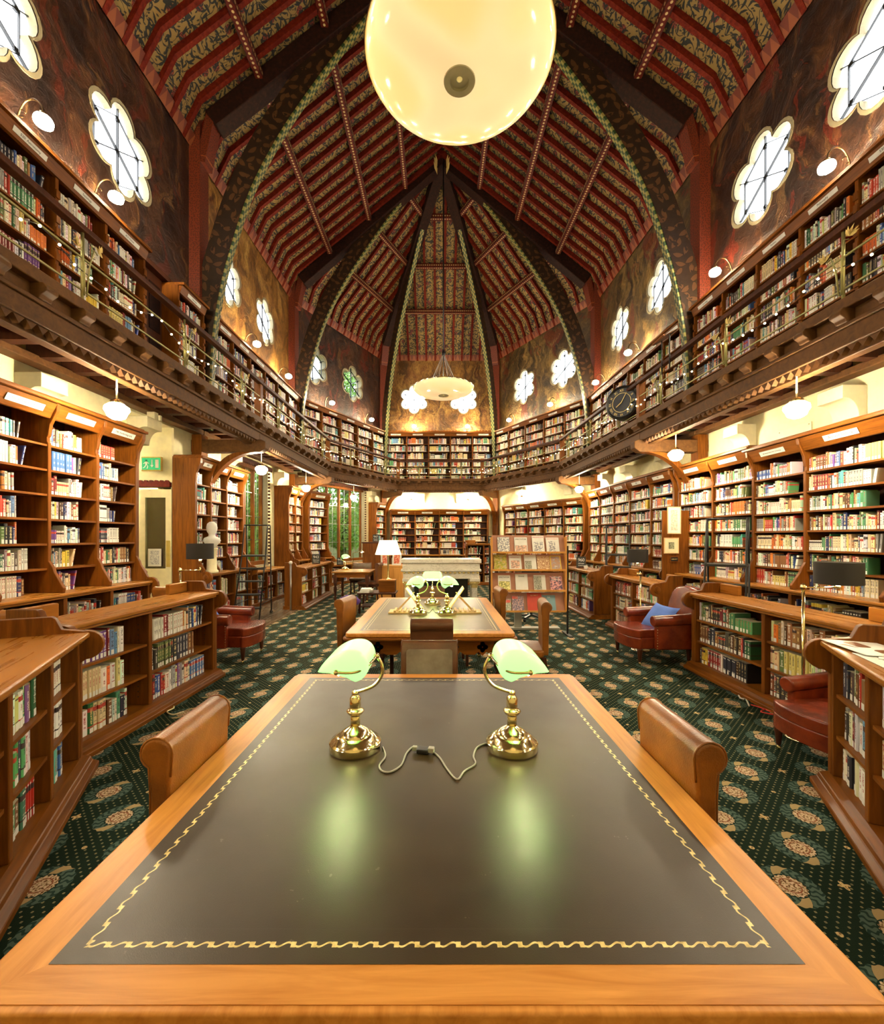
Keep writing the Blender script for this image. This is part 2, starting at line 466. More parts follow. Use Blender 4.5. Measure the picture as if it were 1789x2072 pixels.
def tag(o,label=None,cat=None,group=None,kind=None):
    if label: o['label']=label
    if cat: o['category']=cat
    if group: o['group']=group
    if kind: o['kind']=kind
    return o
def thing(name,label,cat,loc=(0,0,0),rz=0,group=None,Mx=None):
    o=bpy.data.objects.new(name,None); COL.objects.link(o); o.empty_display_size=.1
    if Mx is not None: o.matrix_world=Mx
    else: o.location=loc; o.rotation_euler=(0,0,rz)
    return tag(o,label,cat,group)
def struct(o): o['kind']='structure'; return o
_t=[0]
def trimname():
    _t[0]+=1; return 'trim_%d'%_t[0]
_w=[0]
def winname():
    _w[0]+=1; return 'window_%d'%_w[0]
def copy_tree(o,parent=None):
    c=o.copy(); COL.objects.link(c)
    if parent: c.parent=parent
    for ch in [x for x in CH.get(o.name,[])]: pass
    return c
def dup(root,loc,rz,label,group=None,scale=None):
    def rec(o,par):
        c=o.copy(); COL.objects.link(c)
        if par is not None: c.parent=par
        for ch in list(o.children): rec(ch,c)
        return c
    r=rec(root,None); r.location=loc; r.rotation_euler=(0,0,rz); r['label']=label
    if group: r['group']=group
    if scale: r.scale=scale
    return r
def text(body,size,mat,parent,Mx,name='lettering',align='CENTER',ext=.0008,font=None):
    c=bpy.data.curves.new(name,'FONT'); c.body=body; c.size=size; c.align_x=align; c.align_y='CENTER'; c.extrude=ext
    c.materials.append(M[mat]); t=bpy.data.objects.new(name,c); me=bpy.data.meshes.new_from_object(t); bpy.data.objects.remove(t); bpy.data.curves.remove(c)
    o=bpy.data.objects.new(name,me); COL.objects.link(o); o.parent=parent; o.matrix_local=Mx; return o
def fr(o,ux,uy,uz):
    """matrix from an origin and three axes"""
    m=Matrix.Identity(4)
    for i,a in enumerate((ux,uy,uz)):
        for k in range(3): m[k][i]=a[k]
    for k in range(3): m[k][3]=o[k]
    return m
def plan(P,Q,z=0):
    """u runs P->Q, w is its left normal, z up"""
    u=Vector((Q[0]-P[0],Q[1]-P[1],0)); L=u.length; u/=L; w=Vector((-u.y,u.x,0))
    return fr((P[0],P[1],z),u,w,(0,0,1)),L
def px(x,y,d):
    """a point of the place from where it shows and its depth"""
    return Vector(((x-887)/880*d,d,EYE-(y-1088)/880*d))
ORD=['','first','second','third','fourth','fifth','sixth','seventh','eighth','ninth','tenth','eleventh','twelfth','thirteenth','fourteenth','fifteenth','sixteenth','seventeenth','eighteenth','nineteenth','twentieth']
def ordn(i):
    if i<=20: return ORD[i]
    if i<30: return 'twenty-'+ORD[i-20]
    if i==30: return 'thirtieth'
    if i<40: return 'thirty-'+ORD[i-30]
    return 'fortieth' if i==40 else 'forty-'+ORD[i-40] if i<50 else 'fiftieth' if i==50 else 'fifty-'+ORD[min(i-50,9)]
# ---------------------------------------------------------------- the room's plan
L0=(-4.62,-3.2);L1=(-4.56,8.1);L2=(-4.46,13.1);F1=(-2.27,17.6);F2=(2.38,17.6);R2=(4.84,13.1);R1=(4.98,8.1);R0=(5.12,-3.2)
APX=(.1,12.8); ZG=3.75; ZE=8.8; ZK=9.41; ZR=12.83; TK=.066
def lerp(a,b,t): return tuple(x+(y-x)*t for x,y in zip(a,b))
def hexafoil(cu,cz,r=.55,n=10):
    pts=[]; R0_=r*.64; pr=r*.36; 
    # petals: circles of radius pr centred R0_ out; each spans the arc between its cusps
    half=PI/6
    # cusp distance where neighbouring petals meet
    cc=R0_*math.cos(half)-math.sqrt(max(0,pr*pr-(R0_*math.sin(half))**2)) if pr>R0_*math.sin(half) else R0_*math.cos(half)
    cc=R0_*math.cos(half)+math.sqrt(max(0,pr*pr-(R0_*math.sin(half))**2))*.0+ (math.sqrt(max(0,pr*pr-(R0_*math.sin(half))**2)))
    for k in range(6):
        a=PI/2+k*PI/3; cx,cy=R0_*math.cos(a),R0_*math.sin(a)
        # arc from cusp a-half to cusp a+half
        q=(cc*math.cos(a-half)-cx,cc*math.sin(a-half)-cy); a0=math.atan2(q[1],q[0])-a
        while a0>0: a0-=2*PI
        while a0<-2*PI: a0+=2*PI
        for i in range(n):
            t=a+a0+(-2*a0)*i/n
            pts.append((cu+cx+pr*math.cos(t),cz+cy+pr*math.sin(t)))
    return pts
def rect(u0,u1,z0,z1): return [(u0,z0),(u1,z0),(u1,z1),(u0,z1)]
def wallface(name,P,Q,z0,z1,holes,mat,w=0.,reveal=None,rmat='stone'):
    Mx,L=plan(P,Q); bm=bmesh.new(); edges=[]
    def loop(pts):
        vs=[bm.verts.new((a,w,b)) for a,b in pts]
        for i in range(len(vs)): edges.append(bm.edges.new((vs[i],vs[(i+1)%len(vs)])))
    loop(rect(0,L,z0,z1))
    for h in holes: loop(h)
    bmesh.ops.triangle_fill(bm,use_beauty=True,use_dissolve=False,edges=edges,normal=(0,1,0))
    uvl=bm.loops.layers.uv.new('UVMap')
    for f in bm.faces:
        for l in f.loops: l[uvl].uv=(l.vert.co.x,l.vert.co.z)
    me=bpy.data.meshes.new(name); bm.to_mesh(me); bm.free(); me.materials.append(M[mat])
    o=bpy.data.objects.new(name,me); COL.objects.link(o); o.matrix_world=Mx; struct(o)
    if reveal:
        m=MB()
        for h in holes:
            n=len(h); m.add([(a,w,b) for a,b in h]+[(a,w-reveal,b) for a,b in h],[(i,(i+1)%n,n+(i+1)%n,n+i) for i in range(n)])
        m.build('window_reveal',rmat,o)
    return o,Mx,L
def uat(P,Q,y): return (y-P[1])/(Q[1]-P[1])*math.hypot(Q[0]-P[0],Q[1]-P[1])
def foil_window(Mx,cu,cz,r,pane='skypane'):
    t=thing(winname(),None,None,Mx=Mx@Matrix.Translation((cu,0,cz))); struct(t)
    h=hexafoil(0,0,r)
    m=MB(); n=len(h); m.add([(a,-.10,b) for a,b in h],[tuple(range(n))]); m.build('pane',pane,t)
    m=MB(); inn=hexafoil(0,0,r*1.005); out=hexafoil(0,0,r*1.09)
    m.add([(a,.012,b) for a,b in inn]+[(a,.012,b) for a,b in out],[(i,(i+1)%n,n+(i+1)%n,n+i) for i in range(n)])
    m.add([(a,.012,b) for a,b in out]+[(a,-.01,b) for a,b in out],[(i,(i+1)%n,n+(i+1)%n,n+i) for i in range(n)])
    m.build('moulded_edge','stone',t)
    m=MB()
    for k in range(3):
        a=PI/6+k*PI/3+PI/6*0; c=r*.98
        m.bar((c*math.cos(a),-.085,c*math.sin(a)),(-c*math.cos(a),-.085,-c*math.sin(a)),.042,.014)
    for k in range(6):
        a=PI/6+k*PI/3; b=a+PI/3; c=r*.80
        m.bar((c*math.cos(a),-.083,c*math.sin(a)),(c*math.cos(b),-.083,c*math.sin(b)),.026,.010)
        m.cbox((r*.72*math.cos(a),-.08,r*.72*math.sin(a)),(.045,.03,.045))
    m.build('lead_bar','iron',t)
ZW=7.15
# upper walls ------------------------------------------------------------
def upper(name,P,Q,wins,mat,r=.56):
    holes=[hexafoil(u,ZW,r) for u in wins]
    o,Mx,L=wallface(name,P,Q,ZG,ZE+.05,holes,mat,reveal=.25)
    for u in wins: foil_window(Mx,u,ZW,r,'glass' if name=='wall_left_angled' else 'skypane')
    return o
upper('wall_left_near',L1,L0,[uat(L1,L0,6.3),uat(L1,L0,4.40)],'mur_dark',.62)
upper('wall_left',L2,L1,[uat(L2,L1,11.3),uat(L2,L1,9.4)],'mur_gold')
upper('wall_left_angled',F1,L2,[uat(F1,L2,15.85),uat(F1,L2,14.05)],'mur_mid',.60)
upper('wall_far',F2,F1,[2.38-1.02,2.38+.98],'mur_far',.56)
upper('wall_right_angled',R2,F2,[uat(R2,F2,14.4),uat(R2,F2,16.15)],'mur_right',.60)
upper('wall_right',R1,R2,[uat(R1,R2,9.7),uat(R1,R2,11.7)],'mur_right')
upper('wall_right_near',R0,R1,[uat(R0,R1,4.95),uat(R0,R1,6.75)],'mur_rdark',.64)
wallface('wall_back',L0,R0,0,12.9,[],'cream')
# lower walls, with the openings of the left side
def arch_rect(u0,u1,z0,z1): return rect(u0,u1,z0,z1)
DOOR=(uat(L1,L0,7.42),uat(L1,L0,6.32)); 
wallface('wall_left_near_lower',L1,L0,0,ZG,[rect(uat(L1,L0,7.5),uat(L1,L0,6.02),.001,3.44)],'cream',reveal=.05,rmat='creampaint')
WL=(uat(L2,L1,11.45),uat(L2,L1,9.52))
_,MWL,_=wallface('wall_left_lower',L2,L1,0,ZG,[rect(WL[0],WL[1],.86,3.32)],'cream',reveal=.25)
WA=(uat(F1,L2,16.5),uat(F1,L2,14.18))
_,MWA,_=wallface('wall_left_angled_lower',F1,L2,0,ZG,[rect(WA[0],WA[1],.70,3.36)],'cream',reveal=.25)
for nm,P,Q in (('wall_far_lower',F2,F1),('wall_right_angled_lower',R2,F2),('wall_right_lower',R1,R2),('wall_right_near_lower',R0,R1)):
    wallface(nm,P,Q,0,ZG,[],'cream')
def mullion_window(Mx,u0,u1,z0,z1,n):
    t=thing(winname(),None,None,Mx=Mx); struct(t)
    MB().box((u0,-.215,z0),(u1,-.20,z1)).build('pane','oldglass',t)
    m=MB(); d=.055; step=(u1-u0)/n
    for k in range(n+1):
        u=u0+k*step; m.box((max(u0,u-d/2),-.23,z0),(min(u1,u+d/2),-.14,z1))
    m.box((u0,-.228,z0),(u1,-.05,z0+.1)); m.box((u0,-.228,z1-.09),(u1,-.05,z1))
    m.build('mullion','wood_z',t)
    b=MB()
    for z in (z0+(z1-z0)*.26,z0+(z1-z0)*.5,z0+(z1-z0)*.74): b.box((u0,-.2,z-.007),(u1,-.185,z+.007))
    for k in range(n): b.box((u0+(k+.5)*step-.004,-.2,z0),(u0+(k+.5)*step+.004,-.188,z1))
    b.build('glazing_bar','steel',t)
    # chequered jambs and a scalloped head board
    j=MB(); 
    for uu in (u0-.045,u1+.015):
        k=0; z=z0
        while z<z1: 
            j.box((uu,-.0,z),(uu+.03,.05,z+.05)); z+=.09
    j.build('notched_jamb','darkwood',t)
    h=MB(); h.box((u0-.1,0,z1),(u1+.1,.09,z1+.07)); u=u0-.1
    while u<u1+.1: h.prism([(0,0),(.04,-.05),(.08,0)],(u,.06,z1),(1,0,0),(0,0,1),(0,1,0),.03); u+=.085
    h.build('head_board','darkwood',t)
    l=MB().box((u0+.0,-.22,z0-.03),(u1-.0,.03,z0+.005)).build('sill','stone',t)
mullion_window(MWL,WL[0],WL[1],.86,3.32,4)
mullion_window(MWA,WA[0],WA[1],.70,3.36,4)
# floor
m=MB(); m.add([(-4.7,-3.3,0),(5.3,-3.3,0),(5.3,17.8,0),(-4.7,17.8,0)],[(0,1,2,3)]); struct(m.build('floor','carpet'))
mb=MB(); mb.add([(-4.5,7.0,.012),(-3.02,7.0,.012),(-3.02,14.2,.012),(-4.5,13.4,.012)],[(0,1,2,3)]); mb.box((-3.03,7.0,0),(-2.99,14.2,.014))
M['boards']=wood('dark_floorboards',(.10,.065,.035),(.22,.16,.10),.22,.6,1)
struct(mb.build('floor_boards','boards'))
# ---------------------------------------------------------------- roof
def zt(t): return ZE+(ZK-ZE)*t/TK if t<TK else ZK+(ZR-ZK)*(t-TK)/(1-TK)
def roof_face(A,B,TB,TA,name,rs=.37,purl=(.275,.531,.767)):
    """A,B eave ends (left->right seen from inside is B..A); TA,TB their top points"""
    A=Vector(A+(0,));B=Vector(B+(0,));TA=Vector(TA+(0,));TB=Vector(TB+(0,))
    e=(B-A); L=e.length; e/=L; n=Vector((-e.y,e.x,0))
    D=max((TA-A).dot(n),(TB-A).dot(n))
    def P(a,b,t,dz=0):
        p=a.lerp(b,t); return (p.x,p.y,zt(t)+dz)
    sl1=math.hypot(TK*D,ZK-ZE); sl2=math.hypot((1-TK)*D,ZR-ZK)
    dist=lambda t: sl1*t/TK if t<TK else sl1+sl2*(t-TK)/(1-TK)
    m=MB(); ts=[0,TK,1]
    for i in range(2):
        t0,t1=ts[i],ts[i+1]; q=[P(A,TA,t0),P(B,TB,t0),P(B,TB,t1),P(A,TA,t1)]
        uv=[((Vector(p)-A).dot(e),dist(t)) for p,t in zip(q,(t0,t0,t1,t1))]
        if (TA-TB).length<.01 and i==1: q=q[:3];uv=uv[:3]
        m.add(q,[tuple(range(len(q)))],[uv])
    base=m.build(name,'paperroof'); struct(base)
    # rafters
    poly=[A,B,TB,TA]; r=MB(); W=.075; H=.11
    cnt=max(1,round(L/rs)); off=L/cnt
    def exitd(s):
        o=A+e*s; best=D
        for a,b in ((B,TB),(TA,A)):
            d=b-a; den=n.x*d.y-n.y*d.x
            if abs(den)<1e-6: continue
            tt=((a.x-o.x)*d.y-(a.y-o.y)*d.x)/den; uu=((a.x-o.x)*n.y-(a.y-o.y)*n.x)/den
            if tt>.02 and -.01<=uu<=1.01: best=min(best,tt)
        return best
    for k in range(cnt+1):
        s=min(max(k*off,.04),L-.04); de=exitd(s)
        if de<.05: continue
        dk=TK*D; knots=[0,dk,de] if de>dk else [0,de]
        ring=[]
        for d in knots:
            for sg in (-1,1):
                o=A+e*(s+sg*W/2)+n*d; z=zt(d/D)
                ring.append((o.x,o.y,z+.01)); 
            for sg in (1,-1):
                o=A+e*(s+sg*W/2)+n*(d+.03); ring.append((o.x,o.y,zt(d/D)-H))
        fs=[]
        for i in range(len(knots)-1):
            for j in range(4): fs.append((i*4+j,i*4+(j+1)%4,(i+1)*4+(j+1)%4,(i+1)*4+j))
        r.add(ring,fs)
    r.build('rafters','rafter',base)
    q=MB()
    for t in purl:
        a=Vector(P(A,TA,t,-.17));b=Vector(P(B,TB,t,-.17)); q.bar(a,b,.14,.13)
        d=(b-a).normalized(); a2=a-Vector((0,0,.0))
    q.build('beaded_purlin','stud',base)
    c=MB(); zz=ZE
    a=A+n*.03;b=B+n*.03
    c.add([(a.x,a.y,zz-.10),(b.x,b.y,zz-.10),(b.x,b.y,zz+.10),(a.x,a.y,zz+.10)],[(0,1,2,3)],[[(0,0),(L,0),(L,.14),(0,.14)]])
    a3=A+n*.12;b3=B+n*.12
    c.add([(a3.x,a3.y,zz+.10),(b3.x,b3.y,zz+.10),(b.x,b.y,zz-.10),(a.x,a.y,zz-.10)],[(0,1,2,3)],[[(0,.14),(L,.14),(L,0),(0,0)]])
    c.build('eaves_border','eaves',base)
AP=APX
roof_face(L1,L0,(.15,-3.2),(.12,8.1),'ceiling_left_near')
roof_face(L2,L1,(.12,8.1),AP,'ceiling_left')
roof_face(F1,L2,AP,AP,'ceiling_left_angled')
roof_face(F2,F1,AP,AP,'ceiling_far',.35)
roof_face(R2,F2,AP,AP,'ceiling_right_angled')
roof_face(R1,R2,AP,(.12,8.1),'ceiling_right')
roof_face(R0,R1,(.12,8.1),(.15,-3.2),'ceiling_right_near')
# ---------------------------------------------------------------- trusses: posts, principals and curved ribs
PROF=[(4.26,3.55),(4.20,5.1),(4.05,6.15),(3.84,6.98),(3.5,8.0),(3.0,8.98),(2.5,9.75),(1.89,10.6),(1.3,11.35),(.7,11.98),(.02,12.45)]
def spl(pts,n=4):
    out=[]; P=[Vector(p) for p in pts]
    for i in range(len(P)-1):
        a=P[max(0,i-1)];b=P[i];c=P[i+1];d=P[min(len(P)-1,i+2)]
        for k in range(n):
            t=k/n; out.append(.5*((2*b)+(c-a)*t+(2*a-5*b+4*c-d)*t*t+(3*b-a-3*c+d)*t**3))
    out.append(P[-1]); return out
def truss(N,C,post=True):
    N=Vector(N+(0,));C=Vector(C+(0,)); d=(N-C); D=d.length; d/=D; k=D/4.56; sd=Vector((-d.y,d.x,0))
    root=thing(trimname(),None,None,loc=(0,0,0)); struct(root)
    inner=spl(PROF); n=len(inner); W=.15
    def W3(x,z,s): 
        p=C+d*(x*k)+sd*s; return (p.x,p.y,z)
    # outward offset
    outer=[]
    for i,p in enumerate(inner):
        a=inner[max(0,i-1)];b=inner[min(n-1,i+1)]; t=(b-a).normalized(); nn=Vector((-t.y,t.x))
        if nn.x*1+nn.y*1<0: nn=-nn
        w=.40+.25*max(0,(i/n-.55))
        q=p+nn*w
        tt=1-max(0,q.x)/4.46; zmax=zt(max(0,min(1,tt)))-.02
        outer.append(Vector((min(q.x,4.5),min(q.y,zmax))))
    m=MB(); 
    L=0
    for i in range(n-1):
        a,b,c,e=inner[i],inner[i+1],outer[i+1],outer[i]; dl=(b-a).length
        for s in (-W/2,W/2):
            m.add([W3(a.x,a.y,s),W3(b.x,b.y,s),W3(c.x,c.y,s),W3(e.x,e.y,s)],[(0,1,2,3)],[[(L,0),(L+dl,0),(L+dl,.4),(L,.4)]])
        m.add([W3(e.x,e.y,-W/2),W3(c.x,c.y,-W/2),W3(c.x,c.y,W/2),W3(e.x,e.y,W/2)],[(0,1,2,3)],[[(L,0),(L+dl,0),(L+dl,W),(L,W)]])
        L+=dl
    m.build('curved_rib','archface',root)
    e=MB(); L=0; WE=.06
    for i in range(n-1):
        a,b=inner[i],inner[i+1]; dl=(b-a).length; t=(b-a).normalized(); nn=Vector((-t.y,t.x)); nn=nn if nn.x+nn.y>0 else -nn
        a2=a+nn*.06;b2=b+nn*.06; a1=a-nn*.03;b1=b-nn*.03
        for q,uv in (([W3(a1.x,a1.y,-WE/1),W3(b1.x,b1.y,-WE),W3(b1.x,b1.y,WE),W3(a1.x,a1.y,WE)],[(L,0),(L+dl,0),(L+dl,.24),(L,.24)]),
                     ([W3(a1.x,a1.y,-WE),W3(b1.x,b1.y,-WE),W3(b2.x,b2.y,-WE),W3(a2.x,a2.y,-WE)],[(L,0),(L+dl,0),(L+dl,.06),(L,.06)]),
                     ([W3(a1.x,a1.y,WE),W3(b1.x,b1.y,WE),W3(b2.x,b2.y,WE),W3(a2.x,a2.y,WE)],[(L,0),(L+dl,0),(L+dl,.06),(L,.06)])):
            e.add(q,[(0,1,2,3)],[uv])
        L+=dl
    e.build('chequered_edge','check',root)
    p=MB(); q0=C+d*(4.46*k-.12*k-.05); q1=C+d*.02
    # principal rafter under the roof
    K=C+d*(D*(1-TK)-.08)
    p.bar((K.x,K.y,ZK-.18),(C.x,C.y,ZR-.22),.30,.34,(0,0,1)); p.build('principal_rafter','princ',root,bevel=.02)
    if post:
        c=MB(); b=C+d*(D-.10)
        c.bar((b.x,b.y,ZG),(b.x,b.y,ZK),.30,.20,(d.x,d.y,0)); c.build('wall_post','post',root)
        f=MB(); bb=C+d*(D-.20)
        f.bar((bb.x,bb.y,ZE-.35),(K.x,K.y,ZK-.05),.26,.16,(d.x,d.y,0)); f.build('knee','post',root)
truss(L1,(.12,8.1));truss(R1,(.12,8.1))
truss(L2,AP);truss(R2,AP);truss(F1,AP);truss(F2,AP)
# ---------------------------------------------------------------- gallery
G=1.22
def inset(poly,g):
    out=[]; n=len(poly)
    ls=[]
    for i in range(n-1):
        a=Vector(poly[i]);b=Vector(poly[i+1]); d=(b-a).normalized(); nn=Vector((-d.y,d.x)); ls.append((a+nn*g,d))
    out.append(tuple(ls[0][0]))
    for i in range(1,len(ls)):
        (a,d),(b,e)=ls[i-1],ls[i]; den=d.x*e.y-d.y*e.x
        if abs(den)<1e-4: out.append(tuple(b)); continue
        t=((b.x-a.x)*e.y-(b.y-a.y)*e.x)/den; out.append(tuple(a+d*t))
    (a,d)=ls[-1]; p=Vector(poly[-1]); out.append(tuple(a+d*(p-a).dot(d)))
    return out
RING=[R0,R1,R2,F2,F1,L2,L1,L0]
# the dark doorway up on the left gallery
_M,_=plan(L1,L0); _a,_b=uat(L1,L0,7.15),uat(L1,L0,6.42)
_d=thing('door_2',None,None,Mx=_M@Matrix.Translation((0,0,ZG))); struct(_d)
MB().box((_a,.01,0),(_b,.03,2.0)).build('door_leaf','darkwood',_d)
_m=MB(); _m.box((_a-.06,.01,0),(_a,.14,2.06)); _m.box((_b,.01,0),(_b+.06,.14,2.06)); _m.box((_a-.06,.01,2.0),(_b+.06,.14,2.08)); _m.build('door_frame','darkwood',_d,bevel=.006)
for _k in range(2):
    for _j in range(2): MB().box((_a+.07+_k*.33,.03,.15+_j*.95),(_a+.34+_k*.33,.042,.95+_j*.9)).build('door_panel','princ',_d,bevel=.006)
NAMES=['right_near','right','right_angled','far','left_angled','left','left_near']
IN=inset(RING,G)
GR=[] # gallery edge frames for the rails and lights
for i in range(7):
    P,Q=RING[i],RING[i+1]; A,B=IN[i],IN[i+1]
    Mx,L=plan(A,B)      # w points into the room
    Mi=Mx.inverted(); pw=Mi@Vector((P[0],P[1],0)); qw=Mi@Vector((Q[0],Q[1],0))
    g=thing(trimname(),None,None,Mx=Mx); struct(g); GR.append((Mx,L,NAMES[i]))
    m=MB(); m.add([(0,0,ZG-.05),(L,0,ZG-.05),(qw.x,qw.y,ZG-.05),(pw.x,pw.y,ZG-.05)],[(0,1,2,3)])
    m.add([(0,0,ZG),(L,0,ZG),(qw.x,qw.y,ZG),(pw.x,pw.y,ZG)],[(3,2,1,0)]); m.build('gallery_boards','darkwood',g)
    m=MB()
    m.box((0,-.02,ZG-.09),(L,.07,ZG+.02)); m.box((0,-.04,ZG-.28),(L,-.01,ZG-.05))
    m.box((0,-.09,3.34),(L,.02,ZG-.22)); m.box((0,-.20,3.27),(L,-.09,3.42)); m.box((0,.02,ZG-.25),(L,.05,ZG-.21)); m.build('gallery_edge_beam','wood_y',g,bevel=.012)
    m=MB(); u=.0; cnt=int(L/.105)
    for k in range(cnt): 
        a=k*L/cnt; m.prism([(0,0),(L/cnt,0),(L/cnt*.5,-.07)],(a,-.06,3.345),(1,0,0),(0,0,1),(0,1,0),.055)
    m.build('sawtooth_edge','wood_y',g)
    m=MB(); cnt=max(2,int(L/.39))
    for k in range(cnt+1):
        u=min(max(k*L/cnt,.06),L-.06)
        m.prism([(-.05,0),(.10,0),(.13,-.04),(.13,-.07),(.08,-.10),(.07,-.13),(-.05,-.13)],(u-.06,0,ZG-.085),(0,1,0),(0,0,1),(1,0,0),.12)
    m.build('joist_end','wood_y',g,bevel=.01)
    m=MB(); cnt=max(2,int(L/.42))
    for k in range(cnt):
        u=(k+.5)*L/cnt; m.box((u-.06,-G+.05,ZG-.22),(u+.06,-.08,ZG-.05))
    m.build('joists','darkwood',g)
    m=MB(); m.box((0,-G+.02,3.46),(L,-G+.20,ZG-.2)); m.build('wall_plate','wood_y',g,bevel=.015)
# hammer brackets under the gallery
def hammer(N,I):
    N=Vector(N+(0,));I=Vector(I+(0,)); d=(I-N); D=d.length; d/=D; sd=Vector((-d.y,d.x,0))
    r=thing(trimname(),None,None); struct(r)
    a=N+d*.02;b=I+d*.16
    MB().prism([(0,3.13),(D+.06,3.13),(D+.16,3.2),(D+.16,3.32),(D+.08,3.36),(0,3.36)],N-sd*.09,d,(0,0,1),sd,.18).build('hammer_beam','wood_y',r,bevel=.015)
    MB().box((-.09,-.11,.0),(.09,.11,3.45)).build('wall_post','wood_z',r).matrix_world=fr((N+d*.12),d,sd,(0,0,1))
    pts=[];n=14
    lo=1.9
    for i in range(n+1):
        t=i/n*PI/2; pts.append((.22+(D-.12)*(1-math.cos(t)),lo+(3.13-lo)*math.sin(t)))
    ot=[]
    for i in range(n+1):
        t=i/n*PI/2; ot.append((.22+(D-.12-.0)*(1-math.cos(t))*.80-.02,lo+.0+(3.13-lo)*min(1,math.sin(t)*1.12+.0)+.02))
    inn=[(.20+(D*.99-.20)*(1-math.cos(i/n*PI/2)),lo+(3.13-lo)*math.sin(i/n*PI/2)) for i in range(n+1)]
    out=[(.20+(D*.74-.20)*(1-math.cos(i/n*PI/2)),lo+.05+(3.13-lo-.05)*math.sin(i/n*PI/2)) for i in range(n+1)]
    m=MB()
    o=N-sd*.07
    for i in range(n):
        q=[inn[i],inn[i+1],out[i+1],out[i]]
        q=[inn[i],inn[i+1],(out[i+1][0]-.0,out[i+1][1]+.0),out[i]]
        m.prism(q,o,d,(0,0,1),sd,.14)
    m.build('curved_brace','wood_z',r)
for N,I in zip(RING[1:7],IN[1:7]): hammer(N,I)
# corner posts carrying the rail: rails
def rail_run(Mx,L,nm,z=4.42,posts=(),skip=None):
    t=thing(trimname(),None,None,Mx=Mx); struct(t)
    m=MB(); m.box((0,.0,z-.03),(L,.09,z+.03)); m.build('handrail','darkwood',t,bevel=.012)
    m=MB(); m.box((0,.035,ZG+.10),(L,.05,ZG+.115)); m.box((0,.035,ZG+.40),(L,.05,ZG+.415)); m.build('lower_rail','gilt',t)
    for u in posts:
        p=MB(); p.tube([(u,.045,ZG-.1),(u,.045,z)],.014,8); 
        p.tube([(u-.012,.075,ZG+.05),(u-.03,.09,ZG+.35),(u-.07,.10,ZG+.52),(u-.11,.1,ZG+.5)],.007,6)
        p.tube([(u+.012,.075,ZG+.05),(u+.03,.09,ZG+.30),(u+.07,.10,ZG+.44),(u+.11,.1,ZG+.42)],.007,6)
        o=p.build('iron_baluster','gilt',t,smooth=True)
        f=MB()
        for cu,cz,a0 in ((u-.12,ZG+.52,.5),(u+.12,ZG+.44,-.3)):
            for k in range(7):
                a=PI/2+a0+(k-3)*.36; ln=.10-.012*abs(k-3)
                d=Vector((math.cos(a),.35*math.sin(k),math.sin(a))).normalized(); s=Vector((-d.z,0,d.x))*.016
                c=Vector((cu,.10,cz)); f.add([c,c+d*ln*.5+s+Vector((0,.01,0)),c+d*ln,c+d*ln*.5-s+Vector((0,.01,0))],[(0,1,2,3)])
        f.build('gilded_leaf','gilded_leaf',o)
M['gilded_leaf']=plain('gold_leaf_ornament',(.75,.58,.22),.4,.3)
for (Mx,L,nm) in GR:
    n={'right_near':7,'left_near':7,'right':3,'left':3}.get(nm,2)
    rail_run(Mx,L,nm,posts=[(k+.5)*L/n for k in range(n)])
for I in IN[1:7]:
    t=thing(trimname(),None,None,loc=(I[0],I[1],0)); struct(t)
    m=MB(); m.box((-.06,-.06,ZG-.1),(.06,.06,4.5)); m.box((-.075,-.075,4.46),(.075,.075,4.52)); m.build('newel_post','wood_z',t,bevel=.01)
# plaster corbels
def corbel(Mx,u,z=3.22,s=.30):
    t=thing(trimname(),None,None,Mx=Mx@Matrix.Translation((u,0,z))); struct(t)
    poly=[(0,s*.55),(s,s*.55),(s,.06)]+[(s*.55+s*.45*math.cos(a),.06-s*.55+s*.55*(1-math.sin(a)*1.)*0+s*.45*(math.sin(a)-1)*0-s*.45*math.sin(a)*0) for a in ()]
    arc=[(s*.98-s*.55*math.sin(a),.06-s*.55*(1-math.cos(a))) for a in [i/8*PI/2 for i in range(9)]]
    poly=[(0,.12),(s,.12),(s,-.04)]+[(.85*s-.5*s*math.sin(q),-.25+.21*math.cos(q)) for q in [k/8*PI/2 for k in range(9)]]+[(0,-.25)]
    MB().prism(poly,(-.17,0,0),(0,1,0),(0,0,1),(1,0,0),.34).build('corbel_block','creampaint',t,bevel=.008)
MLN,LLN=plan(L1,L0); MRN,LRN=plan(R0,R1); ML,LL=plan(L2,L1); MR,LR=plan(R1,R2); MF,LF=plan(F2,F1); MLA,LLA=plan(F1,L2); MRA,LRA=plan(R2,F2)
for y in (4.86,6.55): corbel(MLN,uat(L1,L0,y))
for y in (9.25,12.0): corbel(ML,uat(L2,L1,y))
for y in (3.5,5.25,7.0): corbel(MRN,uat(R0,R1,y))
for y in (9.2,10.9,12.3): corbel(MR,uat(R1,R2,y))
for u in (1.5,3.1): corbel(MF,u,3.20,.22)
corbel(MLA,.9,3.2,.24)
for u in (1.2,3.5): corbel(MRA,u,3.2,.24)
